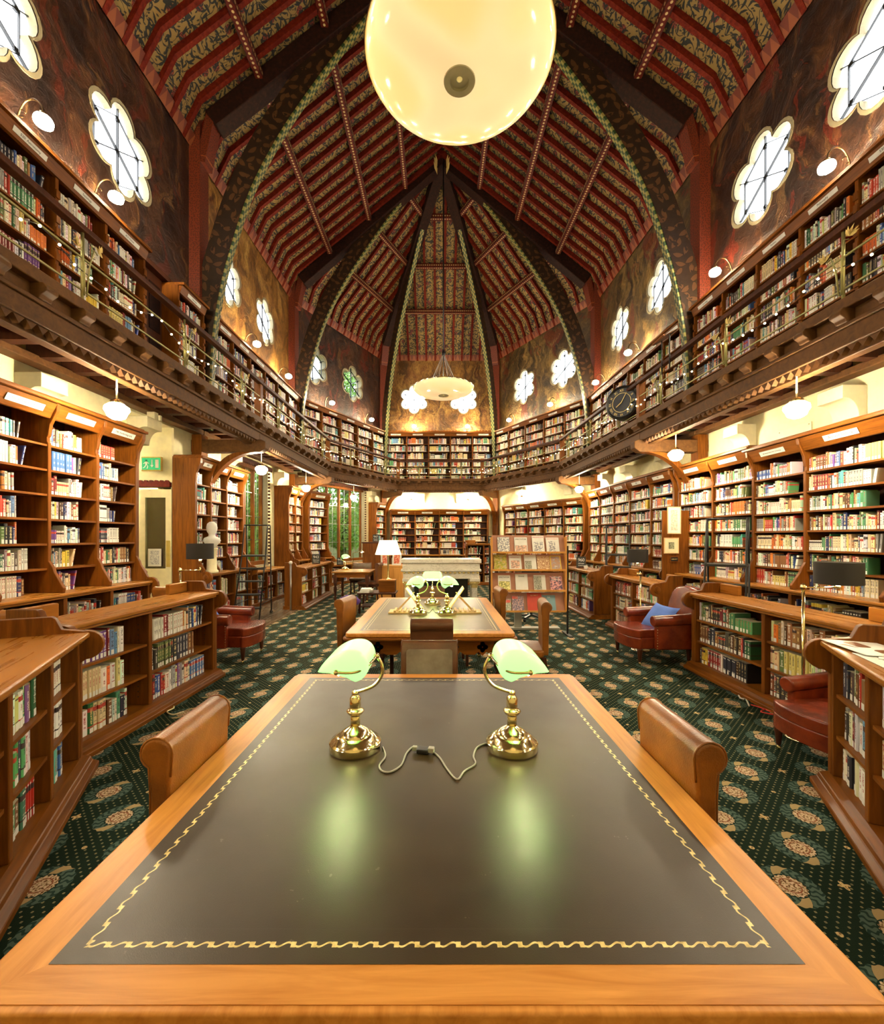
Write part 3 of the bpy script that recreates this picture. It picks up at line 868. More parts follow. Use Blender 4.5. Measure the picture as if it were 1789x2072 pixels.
# ---------------------------------------------------------------- books on shelves: plan them first, make them later
BOOKS=[]
PAL={'white':[(.85,.84,.78),(.80,.76,.64),(.88,.87,.84),(.70,.68,.60)],
'cream':[(.78,.66,.42),(.82,.75,.54),(.70,.56,.32)],
'dark':[(.02,.02,.025),(.05,.04,.035),(.03,.03,.05),(.08,.06,.05)],
'red':[(.45,.03,.02),(.30,.02,.02),(.60,.07,.04),(.20,.015,.015)],
'blue':[(.03,.08,.30),(.06,.16,.42),(.15,.32,.55),(.02,.03,.14)],
'green':[(.03,.12,.05),(.06,.22,.10),(.10,.35,.14),(.12,.16,.05)],
'teal':[(.03,.26,.26),(.10,.42,.42)],
'brown':[(.16,.06,.02),(.26,.11,.035),(.10,.035,.012),(.34,.17,.06)],
'orange':[(.70,.20,.03),(.62,.13,.02)],
'yellow':[(.75,.55,.06),(.70,.60,.20)],
'grey':[(.28,.28,.28),(.42,.42,.40)],
'purple':[(.16,.06,.28),(.24,.12,.36)]}
STY={'mixed':dict(white=9,cream=4,dark=6,red=4,blue=4,green=3,teal=1,brown=3,orange=2,yellow=2,grey=3,purple=1),
'pale':dict(white=12,cream=5,dark=4,red=3,blue=3,green=1,teal=1,brown=1,orange=1.5,yellow=1.5,grey=3,purple=.7),
'warm':dict(white=7,cream=8,dark=3,red=3,blue=2,green=4,teal=.7,brown=4,orange=3,yellow=2,grey=2,purple=.5),
'old':dict(white=1,cream=3,dark=5,red=3,blue=.7,green=5,brown=10,orange=1,grey=1),
'tanset':dict(brown=9,cream=5,orange=1),
'law':dict(dark=9,brown=5,green=3,red=2)}
CNAME={'white':'white','cream':'cream','dark':'black','red':'red','blue':'blue','green':'green','teal':'teal','brown':'brown','orange':'orange','yellow':'yellow','grey':'grey','purple':'purple'}
def fill(Mx,u0,u1,wf,z,H,case,bay,row,style='mixed',frac=None,hs=None,near=False,depth=None):
    """books from the viewer's left (u1) towards the right (u0)"""
    frac=rng.uniform(.62,1.0) if frac is None else frac
    u=u1-.008; end=u1-(u1-u0)*frac+.01; end=max(end,u0+.01); idx=0
    st=STY[style]; ks=list(st); ws=[st[k] for k in ks]
    run=0; cur=None
    lean_last=rng.random()<.35
    while True:
        if run<=0:
            k=rng.choices(ks,ws)[0]; c=rng.choice(PAL[k]); 
            run=rng.choice([1,1,1,1,1,2,1,1,rng.randint(3,7)]); 
            series=run>2
            t0=rng.uniform(.017,.042); h0=rng.uniform(.74 if near else .68,.96 if near else .93)*H if rng.random()<.85 else rng.uniform(.55,.7)*H
            if hs: h0=min(h0,hs)
            r0=rng.random()
        if series: t=t0; h=h0; cc=c; r=r0
        else:
            if run>1: k=rng.choices(ks,ws)[0]; c=rng.choice(PAL[k])
            t=rng.uniform(.014,.046); h=min(rng.uniform(.72 if near else .66,.97 if near else .93)*H,hs or 9); r=rng.random(); cc=tuple(max(0,min(.95,x*rng.uniform(.8,1.2))) for x in c)
        run-=1
        t*=1.3 if near else 1.0
        if u-t<end: break
        idx+=1
        lean=0
        d=min(depth or .22,rng.uniform(.13,.2)+(.03 if h>.24 else 0))
        BOOKS.append(dict(M=Mx,u=u-t/2,w=wf-rng.uniform(.0,.014),z=z,t=t,h=h,d=d,c=cc,k=k,r=r,case=case,bay=bay,row=row,i=idx,lean=0,sticker=rng.random()<.9))
        u-=t+.0006
    if frac<.9 and idx>4 and lean_last and BOOKS[-1]['h']<H*.9:
        b=BOOKS[-1]; b['lean']=R(rng.uniform(5,13)); b['u']-=b['h']*math.sin(b['lean'])*.5
        if b['u']-b['t']-b['h']*math.sin(b['lean'])*.5<u0: b['lean']=0; b['u']+=0
def shelf_cards(t,Mx_items,size=.035):
    pass
def card(parent,u,w,z,wd,ht,body=None,tilt=0,size=None,mat='white',ink='ink',name='label_card'):
    """a card whose face looks along +w; the viewer's right is -u"""
    Rm=fr((u,w,z),(-1,0,0),(0,0,1),(0,1,0))@Matrix.Rotation(-tilt,4,'X')
    o=MB().box((-wd/2,-ht/2,-.0015),(wd/2,ht/2,.0015)).build(name,mat,parent); o.matrix_local=Rm
    if body: text(body,size or ht*.55,ink,o,Matrix.Translation((0,0,.0022)),ext=.0004)
    return o
def divider(m,u,t,dl,du,zl,zu):
    poly=[(.01,zl),(dl-.07,zl),(dl-.06,zl+.05),(du+.06,zl+.22),(du+.045,zl+.27),(du,zl+.34),(du,zu-.42),(du-.012,zu-.40),(du-.012,zu-.36),(du+.0,zu-.34),(du+.02,zu-.22),(du+.09,zu-.08),(du+.10,zu+.02),(.01,zu+.02)]
    m.prism(poly,(u-t/2,0,0),(0,1,0),(0,0,1),(1,0,0),t)
def wall_case(label,P,Q,us,zl,zu,du,dl,lowrows,uprows,case,style='mixed',cards=None,group='oak bookcases against the walls',name='wall_bookcase',lowstyle=None,finial=False,frac=None,endboard=(True,True),gaps=None):
    """us: u of the dividers, ascending (viewer's right to left)"""
    Mx,L=plan(P,Q); t=thing(name,label,'bookcase',Mx=Mx,group=group)
    u0,u1=us[0],us[-1]; nb=len(us)-1
    MB().box((u0,.004,0),(u1,.022,zu)).build('back_panel','darkwood',t)
    th=.04
    for k,u in enumerate(us):
        if zu>zl+.2: m=MB(); divider(m,u,th,dl,du,zl,zu); m.build('divider','wood_z',t,bevel=.004,bseg=1)
    m=MB()
    for u in us: m.box((u-.025,.01,0),(u+.025,dl-.05,zl))
    m.box((u0,.01,0),(u1,dl-.03,.09)); m.build('base_cabinet','wood_z',t,bevel=.004,bseg=1)
    m=MB(); m.box((u0-.03,.01,zl-.035),(u1+.03,dl,zl)); m.box((u0-.03,.05,zl-.06),(u1+.03,dl-.03,zl-.035)); m.build('ledge','ledge',t,bevel=.012)
    ph=(zl-.06-.09)/lowrows
    if zu>zl+.2:
        c=MB(); c.box((u0-.05,.005,zu+.0),(u1+.05,du+.13,zu+.035)); c.box((u0-.03,.005,zu+.035),(u1+.03,du+.09,zu+.06))
        c.prism([(du-.01,zu-.16),(du+.02,zu-.16),(du+.10,zu-.005),(du-.01,zu-.005)],(u0,0,0),(0,1,0),(0,0,1),(1,0,0),u1-u0)
        n=int((u1-u0)/.09)
        c.build('cornice','wood_x',t,bevel=.006,bseg=1)
        pu=(zu-.17-zl)/uprows
    for b in range(nb):
        a,e=us[b]+th/2,us[b+1]-th/2; bay=nb-b
        s=MB()
        for r in range(lowrows):
            z=.09+ph*r
            if r: MB().box((a,.02,z-.02),(e,dl-.07,z)).build('shelf','wood_x',t)
            fill(Mx,a,e,dl-.085,z,ph-.025,case,bay,uprows+lowrows-r if zu>zl+.2 else lowrows-r,lowstyle or style,near=False)
        if zu>zl+.2:
            for r in range(uprows):
                z=zl+pu*r
                if r: MB().box((a,.02,z-.022),(e,du-.012,z)).build('shelf','wood_x',t)
                fill(Mx,a,e,du-.03,z,pu-.028,case,bay,uprows-r,style,frac=(rng.uniform(*frac) if frac else None))
            cd=cards[nb-1-b] if cards and nb-1-b<len(cards) else ''
            card(t,(a+e)/2,du+.068,zu-.083,min(.42,(e-a)*.62),.07,cd or None,tilt=-R(27),size=min(.048,min(.42,(e-a)*.62)/max(1,len(cd))/.56))
    # scrolled ends
    for flag,u,sg in ((endboard[0],u0,-1),(endboard[1],u1,1)):
        if not flag: continue
        m=MB(); r=.11; cz=zl-.06
        arc=[(dl-.04+r*math.cos(q),cz+r*math.sin(q)) for q in [(-PI/2+i/8*PI*1.25) for i in range(9)]]
        poly=[(0,0),(dl-.06,0),(dl-.06,cz-r-.03)]+arc+[(du+.12,zl+.12),(du+.05,zl+.2),(du,zl+.3),(du,zu-.42),(du+.02,zu-.25),(du+.09,zu-.08),(du+.10,zu+.03),(0,zu+.03)] if zu>zl+.2 else [(0,0),(dl-.06,0),(dl-.06,cz-r-.03)]+arc+[(0,zl+.05)]
        m.prism(poly,(u+(0 if sg>0 else -.045),0,0),(0,1,0),(0,0,1),(1,0,0),.045)
        m.lathe([(.055,0),(.05,.012),(.03,.012),(.03,.02),(0,.02)],(u+sg*.045,dl-.04,cz),16,rot=Matrix.Rotation(sg*PI/2,3,'Y'))
        m.build('end_board','wood_z',t,bevel=.005,bseg=1)
    return t
def low_case(label,P,Q,us,h,dep,rows,case,style='mixed',name='low_bookcase',group='free-standing low bookcases',upstand=None,frac=None,styles=None,signs=None,plinth=.1,top='ledge',both=True):
    """front line P->Q; w=0 is the front face, the body reaches back to -dep"""
    Mx,L=plan(P,Q); t=thing(name,label,'bookcase',Mx=Mx,group=group); u0,u1=us[0],us[-1]; nb=len(us)-1
    m=MB(); m.box((u0,-dep,.0),(u1,-dep+.02,h-.04)); m.build('back_panel','darkwood',t)
    for u in us: MB().box((u-.022,-dep,.09),(u+.022,-.004,h-.04)).build('divider','wood_z',t,bevel=.004,bseg=1)
    m=MB(); m.prism([(-dep-.03,0),(plinth,0),(plinth,.035),(plinth-.035,.05),(plinth-.045,.075),(.0,.09),(-dep-.03,.09)],(u0-.05,0,0),(0,1,0),(0,0,1),(1,0,0),u1-u0+.1)
    m.build('plinth','wood_x',t,bevel=.004,bseg=1)
    m=MB(); m.box((u0-.02,-dep-.02,h-.035),(u1+.02,.05,h)); m.box((u0,-dep,h-.06),(u1,.025,h-.035)); m.build('top_board',top,t,bevel=.012,bseg=3)
    ph=(h-.06-.09)/rows
    for b in range(nb):
        a,e=us[b]+.024,us[b+1]-.024; bay=nb-b
        for r in range(rows):
            z=.09+ph*r
            if r: MB().box((a,-dep+.02,z-.02),(e,-.02,z)).build('shelf','wood_x',t)
            st=styles[(bay-1)%len(styles)][rows-1-r] if styles else style
            fill(Mx,a,e,-.045,z,ph-.028,case,bay,rows-r,st,near=True,frac=(rng.uniform(*frac) if frac else None))
        # peg holes of the shelf supports
        m=MB()
        for uu,sg in ((us[b]+.0235,1),(us[b+1]-.0235,-1)):
            z=.16
            while z<h-.12:
                m.lathe([(.006,0),(0,.0)],(uu,-.10,z),8,rot=Matrix.Rotation(sg*PI/2,3,'Y')); z+=.045
        m.build('peg_holes','black',t)['kind']='stuff'
    for u,sg in ((u0,-1),(u1,1)):
        r=.095; cz=h-.085
        arc=[(.03+r*math.cos(q),cz+r*math.sin(q)) for q in [(-PI/2+i/10*PI*1.05) for i in range(11)]]
        poly=[(-dep,.09),(0,.09),(0,cz-r-.02)]+arc+[(-.10,h+.03),(-.13,h+.10),(-.15,h+.115),(-dep,h+.115)]
        m=MB().prism(poly,(u+(0 if sg>0 else -.05),0,0),(0,1,0),(0,0,1),(1,0,0),.05)
        m.lathe([(.05,0),(.045,.01),(.028,.01),(.02,.016),(0,.016)],(u+sg*.05,.03,cz),16,rot=Matrix.Rotation(sg*PI/2,3,'Y'))
        m.build('end_board','wood_z',t,bevel=.008,bseg=2)
        MB().box((u-sg*.0,-dep,h),(u-sg*.30,-dep+.05,h+.11)).build('upstand','ledge',t,bevel=.01)
    if upstand: MB().box((u0,-dep,h),(u1,-dep+.05,h+.11)).build('upstand','ledge',t,bevel=.01)
    if signs: pass
    return t
def upx(P,Q,x,d):
    Mx,L=plan(P,Q); u=Mx.col[0].to_3d(); w=Mx.col[1].to_3d(); p=Vector((P[0],P[1],0))+w*d; k=(x-887)/880
    # p.x+s*u.x = k*(p.y+s*u.y)
    return (k*p.y-p.x)/(u.x-k*u.y)
# --- lower wall cases
def U(P,Q,d,xs): return sorted(upx(P,Q,x,d) for x in xs)
Ls=U(L1,L0,.42,[277,199,101]); Ls+= [Ls[-1]+.68,Ls[-1]+1.36,Ls[-1]+2.04]
wall_case('tall oak bookcase left of the cream door, its card reading music',L1,L0,Ls,.96,2.98,.42,.64,2,7,'bookcase left of the door','pale',cards=['','','720: Architecture & Art','780: Music','790: Performing arts'],endboard=(True,False),frac=(.5,.95))
wall_case('narrow oak bookcase between the cream door and the tall left window',L2,L1,U(L2,L1,.40,[493,460,428,398]),.92,2.92,.40,.62,2,7,'bookcase right of the door','pale',cards=['800','801: Drama','802: Poetry'],frac=(.5,.95))
wall_case('low bookcase forming the window seat under the tall left window',L2,L1,U(L2,L1,.40,[572,553,533,512,491]),.80,.8,.40,.55,2,0,'window seat bookcase','pale',endboard=(False,False),name='window_seat_bookcase')
wall_case('oak bookcase in the corner right of the tall left window',L2,L1,sorted([.05,.62,1.18]),.92,2.92,.40,.62,2,7,'corner bookcase after the window','tanset',cards=['809','810'],endboard=(False,True))
wall_case('single-bay oak bookcase left of the garden window in the angled wall',F1,L2,[3.75,4.6],.92,2.92,.38,.58,2,7,'bookcase left of the garden window','pale',cards=['940: Europe'],frac=(.6,.98))
wall_case('single-bay oak bookcase right of the garden window in the angled wall',F1,L2,[.25,.92],.92,2.85,.34,.5,2,7,'bookcase right of the garden window','mixed',cards=['945: Italy'])
wall_case('broad four-bay oak bookcase on the far end wall',F2,F1,[.42,1.38,2.34,3.30,4.25],.88,2.62,.34,.55,2,6,'far wall bookcase','warm',cards=['950: Asia','942: England','941: Britain','940: Europe'],frac=(.6,.95))
wall_case('five-bay oak bookcase on the angled wall right of the far end',R2,F2,[.3,1.12,2.0,2.85,3.55,4.2][:6],.88,2.72,.34,.55,2,6,'angled right wall bookcase','warm',cards=['970: America','960: Africa','956: Near East','954: India','951: China'],frac=(.6,.98))
Rs=U(R0,R1,.40,[1523,1628]); Rs=[Rs[0]-2.2,Rs[0]-1.1]+Rs
wall_case('tall oak bookcase nearest on the right wall, card reading ancient history',R0,R1,Rs,.90,2.80,.40,.64,2,7,'nearest right wall bookcase','warm',cards=['930: Ancient history 930.1: Archaeology','Ancient history','Ancient history','Classics'],endboard=(False,False),frac=(.7,1.0))
wall_case('oak bookcase in the middle of the right wall behind the black steps',R0,R1,U(R0,R1,.40,[1523.5,1441,1373]),.90,2.84,.40,.64,2,7,'biography bookcase on the right wall','warm',cards=['920: Biography','920: Biography'],endboard=(False,False),frac=(.75,1.0))
wall_case('long oak bookcase beyond the curved brace on the right wall',R1,R2,U(R1,R2,.40,[1362,1316,1273,1241,1213,1192]),.90,2.86,.40,.62,2,7,'far right wall bookcase','warm',cards=['909: World history','908','907: Periods','906','905'],frac=(.75,1.0))
# --- gallery cases
def gallery_case(label,P,Q,us,case,style):
    Mx,L=plan(P,Q); t=thing('gallery_bookcase',label,'bookcase',Mx=Mx,group='bookcases up on the gallery')
    z0,z1,d=ZG,5.70,.30; u0,u1=us[0],us[-1]; nb=len(us)-1; rows=6
    MB().box((u0,.004,z0),(u1,.02,z1)).build('back_panel','darkwood',t)
    for u in us: 
        m=MB(); m.box((u-.02,.01,z0),(u+.02,d,z1))
        for k in range(11): m.cbox((u,d+.008,z0+.25+k*.14),(.05,.02,.09))
        m.build('divider','wood_z',t)
    c=MB(); c.box((u0-.02,.0,z1),(u1+.02,d+.10,z1+.04)); c.prism([(d-.02,z1-.12),(d+.02,z1-.12),(d+.06,z1),(d-.02,z1)],(u0,0,0),(0,1,0),(0,0,1),(1,0,0),u1-u0); c.box((u0,.0,z1+.04),(u1,.05,z1+.13))
    c.build('cornice','wood_x',t)
    c=MB(); n=int((u1-u0)/.12)
    for k in range(n): 
        a=u0+k*(u1-u0)/n; w=(u1-u0)/n; c.prism([(0,0),(w*.2,.045),(w*.5,.06),(w*.8,.045),(w,0)],(a,.05,z1+.13),(1,0,0),(0,0,1),(0,1,0),.02)
    c.build('scalloped_crest','wood_x',t)
    ph=(z1-.13-z0-.05)/rows
    for b in range(nb):
        a,e=us[b]+.022,us[b+1]-.022; bay=nb-b
        for r in range(rows):
            z=z0+.05+ph*r; MB().box((a,.02,z-.02),(e,d-.01,z)).build('shelf','wood_x',t)
            fill(Mx,a,e,d-.025,z,ph-.025,case,bay,rows-r,style,frac=rng.uniform(.78,1.0))
        card(t,(a+e)/2,d+.045,z1-.06,min(.40,(e-a)*.55),.055,GC[(b*7+len(case))%len(GC)],tilt=-R(18),size=.034)
    return t
GC=['520: Astronomy','530: Physics','540: Chemistry','Politics','Economics','Sociology','Law','330: Economy','Philosophy','Psychology','823: Fiction','Education']
def lin(a,b,n): return [a+(b-a)*k/n for k in range(n+1)]
ug=uat(L1,L0,6.32)
gallery_case('gallery bookcase at the near left, before the dark doorway',L1,L0,[ug+.72*k for k in range(7)],'near left gallery case','mixed')
gallery_case('short gallery bookcase between the dark doorway and the left truss post',L1,L0,[.2,.95],'short left gallery case','pale')
gallery_case('gallery bookcase along the middle of the left wall',L2,L1,lin(.12,LL-.12,6),'left gallery case','pale')
gallery_case('gallery bookcase on the angled wall left of the far end',F1,L2,lin(.15,LLA-.15,5),'angled left gallery case','pale')
gallery_case('gallery bookcase on the far end wall',F2,F1,lin(.15,LF-.15,5),'far gallery case','pale')
gallery_case('gallery bookcase on the angled wall right of the far end',R2,F2,lin(.15,LRA-.15,5),'angled right gallery case','warm')
gallery_case('gallery bookcase along the middle of the right wall',R1,R2,lin(.12,LR-.12,6),'right gallery case','warm')
ur=LRN-.15
gallery_case('gallery bookcase at the near right before the right truss post',R0,R1,[ur-.76*k for k in range(8)][::-1],'near right gallery case','mixed')
# --- free-standing low cases
lowL=low_case('long low oak bookcase on the left behind the nearest one',(-2.49,4.86),(-2.57,2.3),[.02,1.04,1.90],.95,.36,3,'left low bookcase',styles=[['mixed','pale','mixed'],['pale','law','pale'],['mixed','mixed','mixed']],frac=(.72,.98))
lowR=low_case('long low oak bookcase on the right behind the red armchair corner',(3.06,3.1),(3.02,5.17),[.0,.98,2.04],.90,.36,3,'right low bookcase',styles=[['old','law','mixed'],['tanset','warm','old']],frac=(.8,.98))
nearL=low_case('nearest low oak bookcase at the left edge, beside the reading table',(-2.37,2.88),(-1.57,1.24),[.0,.50,1.02,1.75],.92,.62,3,'nearest left low bookcase',styles=[['old','mixed','mixed'],['mixed','mixed','old'],['mixed','mixed','mixed']],upstand=1,plinth=.09,frac=(.72,.98),top='ledge')
nearR=low_case('nearest low oak bookcase at the right edge with papers on top',(1.63,1.08),(2.41,2.66),[.0,.72,1.30,1.79],.91,.55,3,'nearest right low bookcase',styles=[['law','mixed','pale'],['mixed','mixed','pale'],['mixed','mixed','mixed']],upstand=1,plinth=.09,frac=(.8,.99))
low_case('low oak bookcase right of the floor lamp, behind the red armchair',(3.10,6.15),(3.06,7.7),[.0,.78,1.52],.90,.34,3,'low bookcase behind the armchair',styles=[['old','mixed','warm'],['old','mixed','warm']],frac=(.8,.98))
low_case('low oak bookcase topped by the 960 sign, far right',(2.96,8.3),(2.94,10.0),[.0,.85,1.7],.90,.36,3,'low bookcase under the 960 sign',styles=[['mixed','mixed','mixed'],['old','warm','pale']])
low_case('low oak bookcase topped by the 943 sign, far left',(-2.98,11.9),(-2.93,9.35),[.0,.85,1.7,2.55],.90,.36,3,'low bookcase under the 943 sign',styles=[['pale','mixed','pale'],['pale','mixed','pale']])
# ---------------------------------------------------------------- furniture
def rrect(x0,x1,y0,y1,r,n=5):
    pts=[]
    for cx,cy,a0 in ((x1-r,y0+r,-90),(x1-r,y1-r,0),(x0+r,y1-r,90),(x0+r,y0+r,180)):
        for i in range(n+1):
            a=R(a0+90*i/n); pts.append((cx+r*math.cos(a),cy+r*math.sin(a)))
    return pts
def turned_leg(x,y,z1,r=.045,parent=None,mat='darkwood',castor=True):
    m=MB(); h=z1
    m.lathe([(.02,.05),(r*.8,.06),(r*.9,.10),(r*.6,.13),(r*.55,h*.25),(r*.95,h*.42),(r*1.05,h*.52),(r*.6,h*.60),(r*.95,h*.64),(r*.95,h*.68),(r*.6,h*.70)],(x,y,0),14)
    m.cbox((x,y,h*.85),(r*2,r*2,h*.3))
    o=m.build('leg',mat,parent,smooth=False)
    for p in o.data.polygons: p.use_smooth=len(p.vertices)==4 and p.area<.004
    if castor: MB().sphere((x,y,.03),.03,10,6).build('castor','brass',o,smooth=True)
    return o
# near reading table -------------------------------------------------------
TX0,TX1,TY0,TY1,TZ=-.825,.775,.722,2.53,.76
t=thing('reading_table','large honey-oak reading table with a dark tooled leather top, nearest','table',(0,0,0),group=None)
lx0,lx1,ly0,ly1=-.722,.680,.805,2.452
def mitre(parent):
    o=(TX0,TX1,TY0,TY1); i=(lx0,lx1,ly0,ly1)
    m=MB(); z=TZ
    m.add([(o[0],o[2],z),(o[1],o[2],z),(i[1],i[2],z),(i[0],i[2],z)],[(0,1,2,3)]); m.add([(i[0],i[3],z),(i[1],i[3],z),(o[1],o[3],z),(o[0],o[3],z)],[(0,1,2,3)])
    m.build('end_rail','tabletop',parent)
    m=MB(); m.add([(o[0],o[2],z),(i[0],i[2],z),(i[0],i[3],z),(o[0],o[3],z)],[(0,1,2,3)]); m.add([(i[1],i[2],z),(o[1],o[2],z),(o[1],o[3],z),(i[1],i[3],z)],[(0,1,2,3)])
    m.build('side_rail','tabletop_y',parent)
def flat_with_corners(): pass
# the frame top is one slab with rounded corners; rails are inlaid a hair above it
m=MB(); pts=rrect(TX0,TX1,TY0,TY1,.045); m.prism(pts,(0,0,TZ-.03),(1,0,0),(0,1,0),(0,0,1),.0285); m.build('table_slab','tabletop_y',t,bevel=.006)
m=MB(); o4=rrect(TX0+.002,TX1-.002,TY0+.002,TY1-.002,.045)
def rail_piece(poly,name,mat):
    MB().prism(poly,(0,0,TZ-.0016),(1,0,0),(0,1,0),(0,0,1),.0016).build(name,mat,t)
c=.012
rail_piece([(TX0+.014,TY0+.014),(TX1-.014,TY0+.014),(lx1,ly0),(lx0,ly0)],'end_rail','tabletop')
rail_piece([(lx0,ly1),(lx1,ly1),(TX1-.014,TY1-.014),(TX0+.014,TY1-.014)],'end_rail','tabletop')
rail_piece([(TX0+.014,TY0+.014),(lx0,ly0),(lx0,ly1),(TX0+.014,TY1-.014)],'side_rail','tabletop_y')
rail_piece([(lx1,ly0),(TX1-.014,TY0+.014),(TX1-.014,TY1-.014),(lx1,ly1)],'side_rail','tabletop_y')
m=MB(); cx,cy=(lx0+lx1)/2,(ly0+ly1)/2
q=[(lx0,ly0),(lx1,ly0),(lx1,ly1),(lx0,ly1)]
m.add([(a,b,TZ+.0006) for a,b in q],[(0,1,2,3)],[[(a-cx,b-cy) for a,b in q]]); m.build('leather_top','desk',t)
m=MB(); m.prism(rrect(TX0-.012,TX1+.012,TY0-.02,TY1+.012,.055),(0,0,TZ-.058),(1,0,0),(0,1,0),(0,0,1),.026); m.build('moulded_edge','tabletop',t,bevel=.01,bseg=3)
MB().box((TX0+.08,TY0+.10,TZ-.17),(TX1-.08,TY1-.08,TZ-.058)).build('apron','wood_x',t,bevel=.01)
for x in (TX0+.15,TX1-.15):
    for y in (TY0+.17,TY1-.15): turned_leg(x,y,TZ-.1,.05,t,'wood_z')
# far reading table --------------------------------------------------------
X0,X1,Y0,Y1=-.775,.64,3.58,5.76
t=thing('reading_table','second oak reading table with carved quatrefoil apron, three lamps standing on it','table',(0,0,0))
MB().prism(rrect(X0,X1,Y0,Y1,.06),(0,0,TZ-.035),(1,0,0),(0,1,0),(0,0,1),.035).build('table_top','tabletop_y',t,bevel=.01,bseg=3)
MB().prism(rrect(X0-.02,X1+.02,Y0-.02,Y1+.02,.07),(0,0,TZ-.062),(1,0,0),(0,1,0),(0,0,1),.026).build('moulded_edge','wood_x',t,bevel=.01,bseg=3)
M['deskfar']=m_desk.__call__() if False else None
def m_deskfar():
    n=NT('far_tooled_leather',.36); x,y,_=n.sep(n.uv()); d=(.60-x.abs()).min(.98-y.abs())
    l=((d-.03).abs().lt(.004)+(d-.055).abs().lt(.002)).min(1.)*((x*90.).sin()+(y*90.).sin()).gt(-1.2)
    b=n.ramp(n.noise(n.obj(),3,3),[(.3,(.07,.042,.015)),(.7,(.13,.08,.03))]); n.col(n.mix(l,b,(.6,.46,.2))); n.bump(n.noise(n.obj(),60,3),.2,.002); return n.m
M['deskfar']=m_deskfar()
m=MB(); q=[(-.668,3.69),(.532,3.69),(.532,5.65),(-.668,5.65)]; m.add([(a,b,TZ+.001) for a,b in q],[(0,1,2,3)],[[(a+.068,b-4.67) for a,b in q]]); m.build('leather_top','deskfar',t)
def quatre(m,u,z,r,o,ex,ey,ez):
    for k in range(4):
        a=k*PI/2; m.lathe([(r*.42,0),(0,.0)],Vector(o)+Vector(ex)*(u+r*.5*math.cos(a))+Vector(ey)*(z+r*.5*math.sin(a)),10,rot=Matrix((ex,ey,ez)).transposed())
def apron(parent,x0,x1,y,nrm):
    m=MB(); n=5; w=(x1-x0)/n; poly=[(x0,TZ-.062),(x0,TZ-.19)]
    for k in range(n): 
        a=x0+k*w; poly+=[(a+w*.2,TZ-.19),(a+w*.35,TZ-.165),(a+w*.5,TZ-.20),(a+w*.65,TZ-.165),(a+w*.8,TZ-.19)]
    poly+=[(x1,TZ-.19),(x1,TZ-.062)]
    m.prism(poly,(0,y,0),(1,0,0),(0,0,1),(0,1,0),.03); o=m.build('apron','wood_x',parent)
    m=MB(); yy=y-.002 if nrm<0 else y+.032
    for k in range(n): 
        u=x0+(k+.5)*w
        quatre(m,u,TZ-.125,.05 if k%2==0 else .025,(0,yy,0),(1,0,0),(0,0,1),(0,-1 if nrm<0 else 1,0))
    m.build('pierced_quatrefoils','black',o)
apron(t,X0+.16,X1-.16,Y0+.06,-1)
MB().box((X0+.10,Y0+.2,TZ-.19),(X0+.13,Y1-.2,TZ-.062)).build('apron','wood_y',t); MB().box((X1-.13,Y0+.2,TZ-.19),(X1-.10,Y1-.2,TZ-.062)).build('apron','wood_y',t)
MB().box((X0+.16,Y1-.1,TZ-.19),(X1-.16,Y1-.07,TZ-.062)).build('apron','wood_x',t)
for x in (X0+.11,X1-.11):
    for y in (Y0+.12,Y1-.12):
        o=turned_leg(x,y,TZ-.06,.062,t,'darkwood')
        m=MB(); quatre(m,x,TZ-.125,.045,(0,y-.064,0),(1,0,0),(0,0,1),(0,-1,0)); m.build('pierced_quatrefoils','black',o)
